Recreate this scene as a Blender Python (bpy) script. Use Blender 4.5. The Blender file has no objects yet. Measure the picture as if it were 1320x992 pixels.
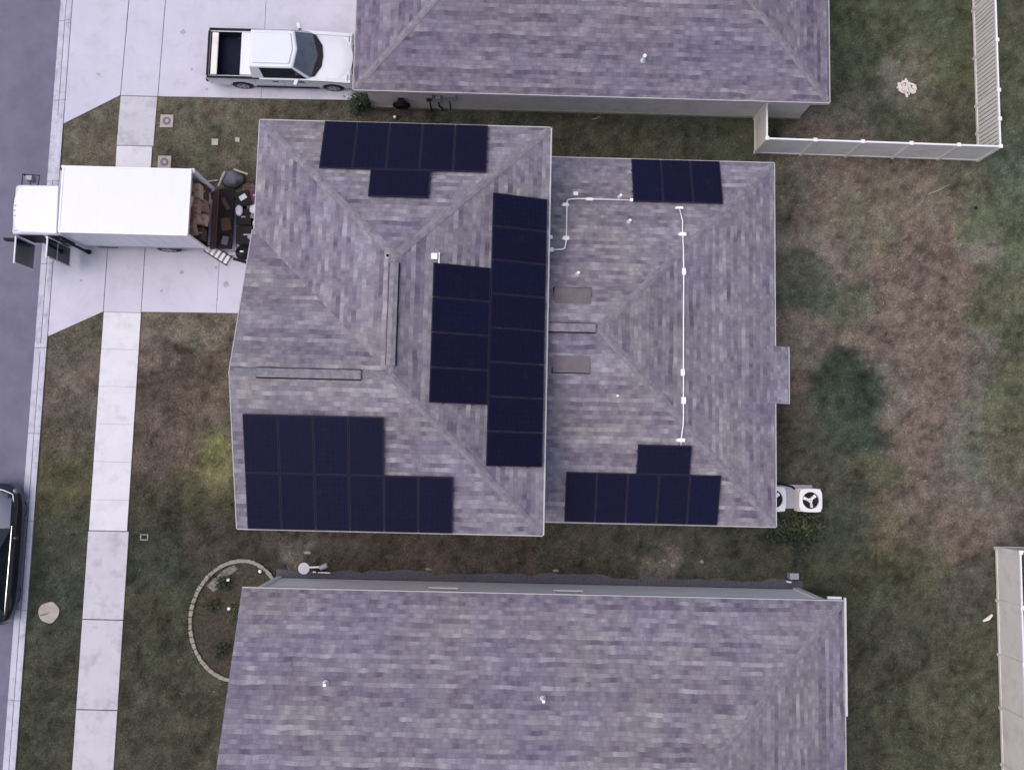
import bpy, bmesh, math, random
import numpy as np
from mathutils import Vector, Matrix
random.seed(7); RNG = np.random.default_rng(7)
sc = bpy.context.scene
C = sc.collection
R = math.radians
PI = math.pi

# ------------------------------------------------------------------ camera
W0, F0, PX, PY, CH = 1320., 1368., 660., 429., 38.0
_n = np.array([(640 - PX) / F0, -(587 - PY) / F0, -1.]); _n /= np.linalg.norm(_n)
_zc = -_n
_x = np.array([1, -.0235, 0.]); _x -= _zc * _x.dot(_zc); _x /= np.linalg.norm(_x)
_y = np.cross(_zc, _x)
MC = np.array([_x, _y, _zc])
def at(px, py, z=0.0):
    """world point at height z seen at photo pixel (used only to survey the place)"""
    d = MC @ np.array([(px - PX) / F0, -(py - PY) / F0, -1.])
    t = (z - CH) / d[2]
    return d[0] * t, d[1] * t
cam = bpy.data.objects.new('camera', bpy.data.cameras.new('camera'))
C.objects.link(cam); sc.camera = cam
mw = Matrix([[*MC[0]], [*MC[1]], [*MC[2]]]).to_4x4(); mw.translation = (0, 0, CH)
cam.matrix_world = mw
cam.data.sensor_width = 36; cam.data.sensor_fit = 'HORIZONTAL'
cam.data.lens = F0 / W0 * 36
cam.data.shift_y = -(496 - PY) / W0
cam.data.clip_start = .1; cam.data.clip_end = 2000

# ------------------------------------------------------------------ light
SUN_EL, SUN_AZ = 67, 265          # elevation, compass direction the light comes from (clockwise from +Y)
w = bpy.data.worlds.new('World'); sc.world = w; w.use_nodes = True
nt = w.node_tree; bg = nt.nodes['Background']
sky = nt.nodes.new('ShaderNodeTexSky'); sky.sky_type = 'NISHITA'; sky.sun_disc = False
sky.sun_elevation = R(SUN_EL); sky.sun_rotation = R(SUN_AZ)
sky.air_density = 1.0; sky.dust_density = 6.0; sky.ozone_density = 2.0
nt.links.new(sky.outputs[0], bg.inputs[0]); bg.inputs[1].default_value = .15
sl = bpy.data.lights.new('sun', 'SUN'); sl.energy = 1.1; sl.angle = R(75); sl.color = (1, .965, .93)
so = bpy.data.objects.new('sun', sl); C.objects.link(so)
so.rotation_euler = Vector((math.sin(R(SUN_AZ)) * math.cos(R(SUN_EL)), math.cos(R(SUN_AZ)) * math.cos(R(SUN_EL)), math.sin(R(SUN_EL)))).to_track_quat('Z', 'Y').to_euler()
so.location = (0, 0, 60)
sc.view_settings.view_transform = 'Standard'; sc.view_settings.look = 'None'
sc.view_settings.exposure = -0.06; sc.view_settings.gamma = 1
sc.cycles.max_bounces = 6

# ------------------------------------------------------------------ materials
def srgb(r, g, b, k=1.0):
    f = lambda c: ((c / 255 + .055) / 1.055) ** 2.4 if c > 10 else c / 255 / 12.92
    return (f(r) * k, f(g) * k, f(b) * k)
def N(nt, t, **kw):
    n = nt.nodes.new(t)
    for k, v in kw.items():
        if k == 'inp':
            for i, x in v.items(): n.inputs[i].default_value = x
        else: setattr(n, k, v)
    return n
def mat(name, col, rough=.6, metal=0., var=.12, scale=3., bump=0., bscale=40., spec=.5, coat=0., dirt=None):
    m = bpy.data.materials.new(name); m.use_nodes = True; nt = m.node_tree
    p = nt.nodes['Principled BSDF']; L = nt.links.new
    p.inputs['Roughness'].default_value = rough; p.inputs['Metallic'].default_value = metal
    p.inputs['Specular IOR Level'].default_value = spec
    if coat: p.inputs['Coat Weight'].default_value = coat; p.inputs['Coat Roughness'].default_value = .08
    tc = N(nt, 'ShaderNodeTexCoord')
    no = N(nt, 'ShaderNodeTexNoise', inp={'Scale': scale, 'Detail': 6., 'Roughness': .65})
    L(tc.outputs['Object'], no.inputs['Vector'])
    cr = N(nt, 'ShaderNodeValToRGB'); e = cr.color_ramp.elements
    lo = tuple(c * (1 - var) for c in col) + (1,); hi = tuple(min(1, c * (1 + var)) for c in col) + (1,)
    e[0].position = .3; e[0].color = lo; e[1].position = .7; e[1].color = hi
    L(no.outputs['Fac'], cr.inputs['Fac']); out = cr.outputs['Color']
    if dirt:
        n2 = N(nt, 'ShaderNodeTexNoise', inp={'Scale': dirt[1], 'Detail': 8., 'Roughness': .7})
        L(tc.outputs['Object'], n2.inputs['Vector'])
        mr = N(nt, 'ShaderNodeMapRange', inp={'From Min': .5, 'From Max': .72, 'To Min': 0., 'To Max': dirt[2]})
        L(n2.outputs['Fac'], mr.inputs['Value'])
        mx = N(nt, 'ShaderNodeMix', data_type='RGBA'); mx.inputs[7].default_value = (*dirt[0], 1)
        L(mr.outputs['Result'], mx.inputs[0]); L(out, mx.inputs[6]); out = mx.outputs[2]
    L(out, p.inputs['Base Color'])
    if bump:
        n3 = N(nt, 'ShaderNodeTexNoise', inp={'Scale': bscale, 'Detail': 4.})
        L(tc.outputs['Object'], n3.inputs['Vector'])
        b = N(nt, 'ShaderNodeBump', inp={'Strength': bump, 'Distance': .02}); L(n3.outputs['Fac'], b.inputs['Height'])
        L(b.outputs['Normal'], p.inputs['Normal'])
    return m

WOB = 1.2
def shingle_mat(name, cols, tint=(1, 1, 1)):
    m = bpy.data.materials.new(name); m.use_nodes = True; nt = m.node_tree; L = nt.links.new
    p = nt.nodes['Principled BSDF']; p.inputs['Roughness'].default_value = .92; p.inputs['Specular IOR Level'].default_value = .25
    uv = N(nt, 'ShaderNodeUVMap'); uv.uv_map = 'UVMap'
    # gentle waviness of the courses
    wob = N(nt, 'ShaderNodeTexNoise', inp={'Scale': 1.3, 'Detail': 2.5}); L(uv.outputs[0], wob.inputs['Vector'])
    sx = N(nt, 'ShaderNodeSeparateXYZ'); L(uv.outputs[0], sx.inputs[0])
    def mth(op, a, b=None, **k):
        n = N(nt, 'ShaderNodeMath', operation=op)
        for i, v in enumerate((a, b)):
            if v is None: continue
            if isinstance(v, (int, float)): n.inputs[i].default_value = v
            else: L(v, n.inputs[i])
        return n.outputs[0]
    def layer(h, wd, seed):
        v = mth('ADD', mth('DIVIDE', sx.outputs[1], h), mth('MULTIPLY', wob.outputs['Fac'], WOB))
        row = mth('FLOOR', v)
        wn = N(nt, 'ShaderNodeTexWhiteNoise', noise_dimensions='2D')
        cx = N(nt, 'ShaderNodeCombineXYZ'); L(row, cx.inputs[0]); cx.inputs[1].default_value = seed; L(cx.outputs[0], wn.inputs['Vector'])
        u = mth('ADD', mth('DIVIDE', sx.outputs[0], wd), mth('MULTIPLY', wn.outputs['Value'], 37.3))
        wn1 = N(nt, 'ShaderNodeTexNoise', noise_dimensions='2D', inp={'Scale': 1.7, 'Detail': 1.})
        c0 = N(nt, 'ShaderNodeCombineXYZ'); L(u, c0.inputs[0]); L(mth('MULTIPLY', row, 7.7), c0.inputs[1]); L(c0.outputs[0], wn1.inputs['Vector'])
        u2 = mth('ADD', u, mth('MULTIPLY', wn1.outputs['Fac'], .9))
        col = mth('FLOOR', u2)
        w2 = N(nt, 'ShaderNodeTexWhiteNoise', noise_dimensions='3D')
        c2 = N(nt, 'ShaderNodeCombineXYZ'); L(row, c2.inputs[0]); L(col, c2.inputs[1]); c2.inputs[2].default_value = seed; L(c2.outputs[0], w2.inputs['Vector'])
        return w2.outputs['Value'], mth('FRACT', v), mth('FRACT', u2)
    a, fv, fu = layer(.143, .34, 1.)
    b, _, _ = layer(.143, .95, 5.)
    g = N(nt, 'ShaderNodeTexNoise', inp={'Scale': .55, 'Detail': 5., 'Roughness': .6}); L(uv.outputs[0], g.inputs['Vector'])
    gr = N(nt, 'ShaderNodeTexNoise', inp={'Scale': 45., 'Detail': 3.}); L(uv.outputs[0], gr.inputs['Vector'])
    def streak(wd, hh, seed):      # granule blends that run along the courses with soft ends
        rw = mth('FLOOR', mth('ADD', mth('DIVIDE', sx.outputs[1], hh), mth('MULTIPLY', wob.outputs['Fac'], WOB)))
        cc = N(nt, 'ShaderNodeCombineXYZ'); L(mth('DIVIDE', sx.outputs[0], wd), cc.inputs[0]); L(mth('MULTIPLY', rw, 3.77), cc.inputs[1]); cc.inputs[2].default_value = seed
        n_ = N(nt, 'ShaderNodeTexNoise', inp={'Scale': 1., 'Detail': 2.5, 'Roughness': .6}); L(cc.outputs[0], n_.inputs['Vector'])
        m_ = N(nt, 'ShaderNodeMapRange', inp={'From Min': .28, 'From Max': .72}); L(n_.outputs['Fac'], m_.inputs['Value']); return m_.outputs[0]
    st1 = streak(.40, .143, 2.); st2 = streak(.62, .143, 9.)
    f = mth('ADD', mth('MULTIPLY', a, .08), mth('MULTIPLY', b, .07))
    f = mth('ADD', f, mth('ADD', mth('MULTIPLY', st1, .38), mth('MULTIPLY', st2, .32)))
    rowf = mth('FLOOR', mth('ADD', mth('DIVIDE', sx.outputs[1], .143), mth('MULTIPLY', wob.outputs['Fac'], WOB)))
    rwn = N(nt, 'ShaderNodeTexWhiteNoise', noise_dimensions='1D'); L(rowf, rwn.inputs['W'])
    f = mth('ADD', f, mth('MULTIPLY', mth('SUBTRACT', rwn.outputs['Value'], .5), .22))  # random tone per course paints in the shadow lines of the courses
    f = mth('ADD', f, mth('MULTIPLY', g.outputs['Fac'], .22))
    f = mth('ADD', f, mth('MULTIPLY', mth('SUBTRACT', gr.outputs['Fac'], .5), 1.0))
    cr = N(nt, 'ShaderNodeValToRGB'); el = cr.color_ramp.elements
    el[0].position = .20; el[0].color = (*cols[0], 1); el[1].position = .84; el[1].color = (*cols[-1], 1)
    for i, c in enumerate(cols[1:-1]):
        e = el.new(.20 + .64 * (i + 1) / (len(cols) - 1)); e.color = (*c, 1)
    L(f, cr.inputs['Fac'])
    hue = N(nt, 'ShaderNodeTexNoise', inp={'Scale': .35, 'Detail': 3.}); 
    tco = N(nt, 'ShaderNodeTexCoord'); L(tco.outputs['Object'], hue.inputs['Vector'])
    mr = N(nt, 'ShaderNodeMapRange', inp={'From Min': .38, 'From Max': .62}); L(hue.outputs['Fac'], mr.inputs['Value'])
    mx = N(nt, 'ShaderNodeMix', data_type='RGBA', blend_type='MULTIPLY'); mx.inputs[0].default_value = 1
    ramp = N(nt, 'ShaderNodeMix', data_type='RGBA'); ramp.inputs[6].default_value = (1.05 * tint[0], 1.03 * tint[1], .94 * tint[2], 1); ramp.inputs[7].default_value = (1.0 * tint[0], .975 * tint[1], 1.01 * tint[2], 1)
    L(mr.outputs[0], ramp.inputs[0]); L(cr.outputs[0], mx.inputs[6]); L(ramp.outputs[2], mx.inputs[7])
    L(mx.outputs[2], p.inputs['Base Color'])
    # the butt edge of each course and the gap between tabs are relief
    hgt = mth('ADD', mth('SUBTRACT', 1., fv), mth('MULTIPLY', mth('GREATER_THAN', fu, .04), .5))
    hgt = mth('ADD', hgt, mth('MULTIPLY', a, .6))
    bp = N(nt, 'ShaderNodeBump', inp={'Strength': .8, 'Distance': .012}); L(hgt, bp.inputs['Height']); L(bp.outputs[0], p.inputs['Normal'])
    return m

M = {}
SH = [srgb(86, 81, 99), srgb(107, 102, 120), srgb(122, 118, 133), srgb(136, 133, 146), srgb(160, 159, 169)]
M['shingle'] = shingle_mat('shingles', SH)
M['shingle_n'] = shingle_mat('shingles_violet', [srgb(80, 75, 95), srgb(100, 95, 114), srgb(115, 110, 128), srgb(127, 123, 139), srgb(148, 145, 158)])
M['shingle_cap'] = mat('shingle_caps', srgb(127, 124, 134), .92, var=.3, scale=5, bump=.3, spec=.25)
M['vent_brown'] = mat('brown_vent', srgb(104, 96, 106), .7, var=.15)
M['vent_slot'] = mat('dark_slot', srgb(46, 36, 46), .9)
M['fascia'] = mat('white_fascia', srgb(176, 174, 178), .5, var=.06, dirt=(srgb(120, 115, 110), 2, .4))
M['siding'] = mat('grey_siding', srgb(200, 196, 198), .6, var=.06, scale=1.5, dirt=(srgb(120, 114, 108), 1.2, .35))
M['siding_pale'] = mat('pale_siding', srgb(238, 238, 246), .55, var=.05, scale=1.5)
M['glass'] = mat('dark_glass', (.012, .016, .026), .08, var=.2, spec=.6)
M['screen'] = mat('blue_glass', (.085, .11, .16), .06, var=.2, spec=.8)
M['white_paint'] = mat('white_vehicle_paint', srgb(211, 214, 226), .3, var=.02, scale=1, coat=.4)
M['cream_edge'] = mat('white_aluminium', srgb(205, 205, 215), .4, var=.06)
M['blue_black'] = mat('navy_paint', (.008, .009, .022), .25, var=.2, coat=.6)
M['hood_sky'] = mat('navy_paint_sky_reflection', (.04, .055, .12), .35, var=.1, coat=.3)  # navy hood with the sky's reflection painted into its colour
M['bedliner'] = mat('navy_bedliner', (.012, .012, .028), .8, var=.3, spec=.1)
M['black'] = mat('black_plastic', (.012, .011, .016), .55, var=.3, scale=8, spec=.15)
M['rubber'] = mat('tyre_rubber', (.012, .012, .013), .8)
M['rim'] = mat('alloy', srgb(150, 150, 158), .35, metal=.7)
M['chrome'] = mat('chrome', srgb(190, 195, 205), .15, metal=1.)
M['steel_dark'] = mat('dark_steel', srgb(34, 29, 38), .7, spec=.15, var=.35, scale=5, dirt=(srgb(70, 45, 42), 3, .7))
M['rust'] = mat('rusty_steel', srgb(84, 60, 58), .8, var=.3, scale=8)
M['card'] = mat('cardboard', srgb(150, 122, 104), .9, var=.16, scale=3)
M['card2'] = mat('cardboard_pale', srgb(184, 160, 144), .9, var=.14, scale=3)
M['card3'] = mat('cardboard_brown', srgb(84, 60, 50), .9, var=.2, scale=3)
M['concrete'] = mat('driveway_concrete', srgb(192, 191, 208), .85, var=.05, scale=.8, bump=.2, dirt=(srgb(150, 147, 158), 1.1, .35))
M['walk'] = mat('sidewalk_concrete', srgb(211, 210, 220), .85, var=.05, scale=1.2, bump=.2, dirt=(srgb(158, 153, 156), 1.6, .35))
M['walk_old'] = mat('weathered_sidewalk_concrete', srgb(188, 187, 198), .85, var=.07, scale=1.4, bump=.2, dirt=(srgb(128, 124, 130), 1.3, .6))
M['curb'] = mat('curb_concrete', srgb(184, 184, 202), .85, var=.08, scale=1.5, dirt=(srgb(110, 106, 118), 2.5, .6))
M['joint'] = mat('joint', srgb(112, 108, 118), .95)
M['gutter_dirt'] = mat('gutter_grime', srgb(92, 88, 102), .95, var=.35, scale=4)
M['stain'] = mat('oil_stain', srgb(160, 157, 170), .8, var=.25, scale=14)
M['asphalt'] = mat('asphalt', srgb(110, 108, 130), .9, var=.14, scale=.9, bump=.4, bscale=90, dirt=(srgb(88, 86, 106), .5, .5))
M['vinyl'] = mat('white_vinyl', srgb(226, 222, 218), .45, var=.04, scale=1, dirt=(srgb(150, 145, 140), 1.5, .35))
M['vinyl_cap'] = mat('white_vinyl_bright', srgb(232, 230, 234), .4, var=.02)
M['pvc'] = mat('white_pvc', srgb(242, 242, 248), .4, var=.02)
M['gravel'] = mat('grey_gravel', srgb(88, 85, 96), .95, var=.5, scale=22, bump=.8, bscale=30)
M['pebble'] = mat('pale_pebbles', srgb(118, 114, 108), .95, var=.6, scale=16, bump=.8, bscale=30)
M['mulch'] = mat('dark_mulch', srgb(62, 56, 48), .98, var=.6, scale=9, bump=1., bscale=18)
M['stone'] = mat('edging_stone', srgb(140, 136, 128), .9, var=.3, scale=6, bump=.5)
M['slab'] = mat('pale_stone', srgb(168, 160, 156), .9, var=.15, scale=4, bump=.4)
M['grey_metal'] = mat('grey_painted_metal', srgb(150, 152, 164), .45, var=.06)
M['grille'] = mat('fan_dark', srgb(48, 50, 68), .6)
M['grey_cloth'] = mat('grey_tarp', srgb(98, 98, 112), .8, var=.3, scale=4)
M['magenta'] = mat('wine_red_cloth', srgb(96, 44, 70), .8, var=.25)
M['white_cloth'] = mat('white_cloth', srgb(205, 205, 218), .8, var=.1)
M['wood_red'] = mat('red_brown_wood', srgb(72, 46, 44), .7, var=.3)
M['rubble'] = mat('pale_rubble', srgb(215, 208, 200), .9, var=.12)
M['leaf'] = mat('dark_leaf', (.028, .042, .022), .7, var=.5, scale=9)
M['leaf2'] = mat('olive_leaf', (.06, .07, .035), .7, var=.4, scale=9)
M['leaf3'] = mat('yellow_green_leaf', (.13, .14, .04), .7, var=.35, scale=9)
M['bark'] = mat('bark', srgb(70, 58, 50), .9, var=.3)

def cell_mat():
    m = bpy.data.materials.new('solar_cells'); m.use_nodes = True; nt = m.node_tree; L = nt.links.new
    p = nt.nodes['Principled BSDF']; p.inputs['Roughness'].default_value = .3; p.inputs['Specular IOR Level'].default_value = .12
    tc = N(nt, 'ShaderNodeTexCoord'); oi = N(nt, 'ShaderNodeObjectInfo')
    br = N(nt, 'ShaderNodeTexBrick', inp={'Scale': 1., 'Mortar Size': .0035, 'Brick Width': .158, 'Row Height': .158, 'Mortar Smooth': .3})
    br.offset = 0; br.inputs['Color1'].default_value = (1, 1, 1, 1); br.inputs['Color2'].default_value = (.82, .84, .9, 1); br.inputs['Mortar'].default_value = (1.8, 1.7, 1.7, 1)
    L(tc.outputs['Object'], br.inputs['Vector'])
    mx = N(nt, 'ShaderNodeMix', data_type='RGBA'); mx.inputs[6].default_value = (.0088, .0072, .025, 1); mx.inputs[7].default_value = (.0076, .0082, .029, 1)
    L(oi.outputs['Random'], mx.inputs[0])
    ml = N(nt, 'ShaderNodeMix', data_type='RGBA', blend_type='MULTIPLY'); ml.inputs[0].default_value = 1
    L(mx.outputs[2], ml.inputs[6]); L(br.outputs[0], ml.inputs[7])
    no = N(nt, 'ShaderNodeTexNoise', inp={'Scale': 2.2, 'Detail': 6., 'Roughness': .75}); 
    ad = N(nt, 'ShaderNodeVectorMath', operation='ADD'); L(tc.outputs['Object'], ad.inputs[0])
    cmb = N(nt, 'ShaderNodeCombineXYZ'); ms = N(nt, 'ShaderNodeMath', operation='MULTIPLY'); ms.inputs[1].default_value = 50; L(oi.outputs['Random'], ms.inputs[0]); L(ms.outputs[0], cmb.inputs[0]); L(cmb.outputs[0], ad.inputs[1])
    L(ad.outputs[0], no.inputs['Vector'])
    mr = N(nt, 'ShaderNodeMapRange', inp={'From Min': .6, 'From Max': .85, 'To Max': .35}); L(no.outputs['Fac'], mr.inputs['Value'])
    du = N(nt, 'ShaderNodeMix', data_type='RGBA'); du.inputs[7].default_value = (.05, .055, .10, 1)
    L(mr.outputs[0], du.inputs[0]); L(ml.outputs[2], du.inputs[6]); L(du.outputs[2], p.inputs['Base Color'])
    return m
M['cells'] = cell_mat()
M['pframe'] = mat('black_panel_frame', (.022, .019, .04), .6, spec=.12)
M['rail'] = mat('rail_metal', (.05, .045, .06), .5, metal=.3)

def attr_mat(name, island=False):
    m = bpy.data.materials.new(name); m.use_nodes = True; nt = m.node_tree; L = nt.links.new
    p = nt.nodes['Principled BSDF']; p.inputs['Roughness'].default_value = .95; p.inputs['Specular IOR Level'].default_value = .15
    a = N(nt, 'ShaderNodeVertexColor'); a.layer_name = 'Col'
    tc = N(nt, 'ShaderNodeTexCoord')
    if island:
        g = N(nt, 'ShaderNodeNewGeometry'); fac = g.outputs['Random Per Island']; lo, hi = .5, 1.75
    else:
        n = N(nt, 'ShaderNodeTexNoise', inp={'Scale': 14., 'Detail': 8., 'Roughness': .8}); L(tc.outputs['Object'], n.inputs['Vector'])
        mr0 = N(nt, 'ShaderNodeMapRange', inp={'From Min': .3, 'From Max': .7}); L(n.outputs['Fac'], mr0.inputs['Value']); fac = mr0.outputs[0]; lo, hi = .5, 1.45
    mr = N(nt, 'ShaderNodeMapRange', inp={'To Min': lo, 'To Max': hi}); L(fac, mr.inputs['Value'])
    vm = N(nt, 'ShaderNodeVectorMath', operation='SCALE'); L(a.outputs[0], vm.inputs[0]); L(mr.outputs[0], vm.inputs['Scale'])
    L(vm.outputs[0], p.inputs['Base Color'])
    if not island:
        b = N(nt, 'ShaderNodeBump', inp={'Strength': .6, 'Distance': .04}); L(fac, b.inputs['Height']); L(b.outputs[0], p.inputs['Normal'])
    return m
M['lawn'] = attr_mat('lawn_soil'); M['blade'] = attr_mat('grass_blades', True)

# ------------------------------------------------------------------ mesh helpers
class MB:
    def __init__(s): s.v = []; s.f = []
    def quad(s, *p):
        i = len(s.v); s.v += [tuple(q) for q in p]; s.f.append(tuple(range(i, i + len(p)))); return s
    def box(s, x0, x1, y0, y1, z0, z1):
        if x0 > x1: x0, x1 = x1, x0
        if y0 > y1: y0, y1 = y1, y0
        i = len(s.v)
        s.v += [(x0, y0, z0), (x1, y0, z0), (x1, y1, z0), (x0, y1, z0), (x0, y0, z1), (x1, y0, z1), (x1, y1, z1), (x0, y1, z1)]
        s.f += [tuple(i + k for k in q) for q in ((0, 3, 2, 1), (4, 5, 6, 7), (0, 1, 5, 4), (1, 2, 6, 5), (2, 3, 7, 6), (3, 0, 4, 7))]
        return s
    def cbox(s, c, size, rz=0, tilt=None):
        i = len(s.v); m = Matrix.Translation(c) @ (tilt.to_4x4() if tilt else Matrix.Rotation(rz, 4, 'Z'))
        a, b, d = (q / 2 for q in size)
        for p in ((-a, -b, -d), (a, -b, -d), (a, b, -d), (-a, b, -d), (-a, -b, d), (a, -b, d), (a, b, d), (-a, b, d)): s.v.append(tuple(m @ Vector(p)))
        s.f += [tuple(i + k for k in q) for q in ((0, 3, 2, 1), (4, 5, 6, 7), (0, 1, 5, 4), (1, 2, 6, 5), (2, 3, 7, 6), (3, 0, 4, 7))]
        return s
    def prism(s, poly, z0, z1):
        n = len(poly); i = len(s.v)
        s.v += [(x, y, z0) for x, y in poly] + [(x, y, z1) for x, y in poly]
        s.f.append(tuple(i + k for k in reversed(range(n)))); s.f.append(tuple(i + n + k for k in range(n)))
        for k in range(n): s.f.append((i + k, i + (k + 1) % n, i + n + (k + 1) % n, i + n + k))
        return s
    def profy(s, prof, y0, y1):      # profile in x-z extruded along y
        n = len(prof); i = len(s.v)
        s.v += [(x, y0, z) for x, z in prof] + [(x, y1, z) for x, z in prof]
        s.f.append(tuple(i + k for k in range(n))); s.f.append(tuple(i + n + k for k in reversed(range(n))))
        for k in range(n): s.f.append((i + k, i + n + k, i + n + (k + 1) % n, i + (k + 1) % n))
        return s
    def tube(s, pts, r, n=8, closed=False):
        pts = [Vector(p) for p in pts]; rings = []
        for k, p in enumerate(pts):
            if closed: t = pts[(k + 1) % len(pts)] - pts[k - 1]
            else: t = (pts[min(k + 1, len(pts) - 1)] - pts[max(k - 1, 0)])
            t.normalize(); up = Vector((0, 0, 1)) if abs(t.z) < .9 else Vector((1, 0, 0))
            a = t.cross(up).normalized(); b = t.cross(a); i = len(s.v)
            rr = r[k] if isinstance(r, (list, tuple)) else r
            for j in range(n):
                q = p + (a * math.cos(2 * PI * j / n) + b * math.sin(2 * PI * j / n)) * rr; s.v.append(tuple(q))
            rings.append(i)
        m = len(rings)
        for k in range(m if closed else m - 1):
            A, B = rings[k], rings[(k + 1) % m]
            for j in range(n): s.f.append((A + j, A + (j + 1) % n, B + (j + 1) % n, B + j))
        if not closed:
            s.f.append(tuple(rings[0] + j for j in reversed(range(n)))); s.f.append(tuple(rings[-1] + j for j in range(n)))
        return s
    def ball(s, c, r, nu=10, nv=7, jit=0):
        i = len(s.v); rx, ry, rz = r if isinstance(r, (tuple, list)) else (r, r, r)
        s.v.append((c[0], c[1], c[2] - rz))
        for a in range(1, nv):
            th = PI * a / nv
            for b in range(nu):
                ph = 2 * PI * b / nu; k = 1 + random.uniform(-jit, jit)
                s.v.append((c[0] + rx * k * math.sin(th) * math.cos(ph), c[1] + ry * k * math.sin(th) * math.sin(ph), c[2] - rz * k * math.cos(th)))
        s.v.append((c[0], c[1], c[2] + rz)); top = len(s.v) - 1
        for b in range(nu):
            s.f.append((i, i + 1 + (b + 1) % nu, i + 1 + b)); s.f.append((top, top - nu + b, top - nu + (b + 1) % nu))
        for a in range(nv - 2):
            for b in range(nu):
                A = i + 1 + a * nu; B = A + nu
                s.f.append((A + b, A + (b + 1) % nu, B + (b + 1) % nu, B + b))
        return s
    def build(s, name, m, parent=None, smooth=False, bevel=0, seg=2, loc=None):
        me = bpy.data.meshes.new(name); me.from_pydata(s.v, [], s.f); me.update()
        bm = bmesh.new(); bm.from_mesh(me); bmesh.ops.recalc_face_normals(bm, faces=bm.faces); bm.to_mesh(me); bm.free()
        if smooth:
            for q in me.polygons: q.use_smooth = True
        me.materials.append(m)
        o = bpy.data.objects.new(name, me); C.objects.link(o)
        if parent:
            o.parent = parent; o.matrix_parent_inverse = Matrix.Translation(-parent.location) if not parent.get('_world') else Matrix()
        if loc: o.location = loc
        if bevel:
            b = o.modifiers.new('bevel', 'BEVEL'); b.width = bevel; b.segments = seg; b.limit_method = 'ANGLE'; b.angle_limit = R(35)
            b.harden_normals = False
        return o
def thing(name, label, cat, loc=(0, 0, 0), group=None):
    o = bpy.data.objects.new(name, None); C.objects.link(o); o.location = loc
    o['label'] = label; o['category'] = cat
    if group: o['group'] = group
    return o
def tag(o, label, cat, group=None):
    o['label'] = label; o['category'] = cat
    if group: o['group'] = group
    return o
def sub(o, parent):                 # sub-part: parent is a mesh whose own origin is at its parent's frame
    o.parent = parent; o.matrix_parent_inverse = Matrix(); return o
def struct(o): o['kind'] = 'structure'; return o
def P(root, name, mb, m, **k):      # part given in world coordinates
    return mb.build(name, m, root, **k)
def PP(par, name, mb, m, **k):      # sub-part in world coordinates of a part whose local = world - root.location
    o = mb.build(name, m, None, **k); o.parent = par; o.matrix_parent_inverse = Matrix(); return o

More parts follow.
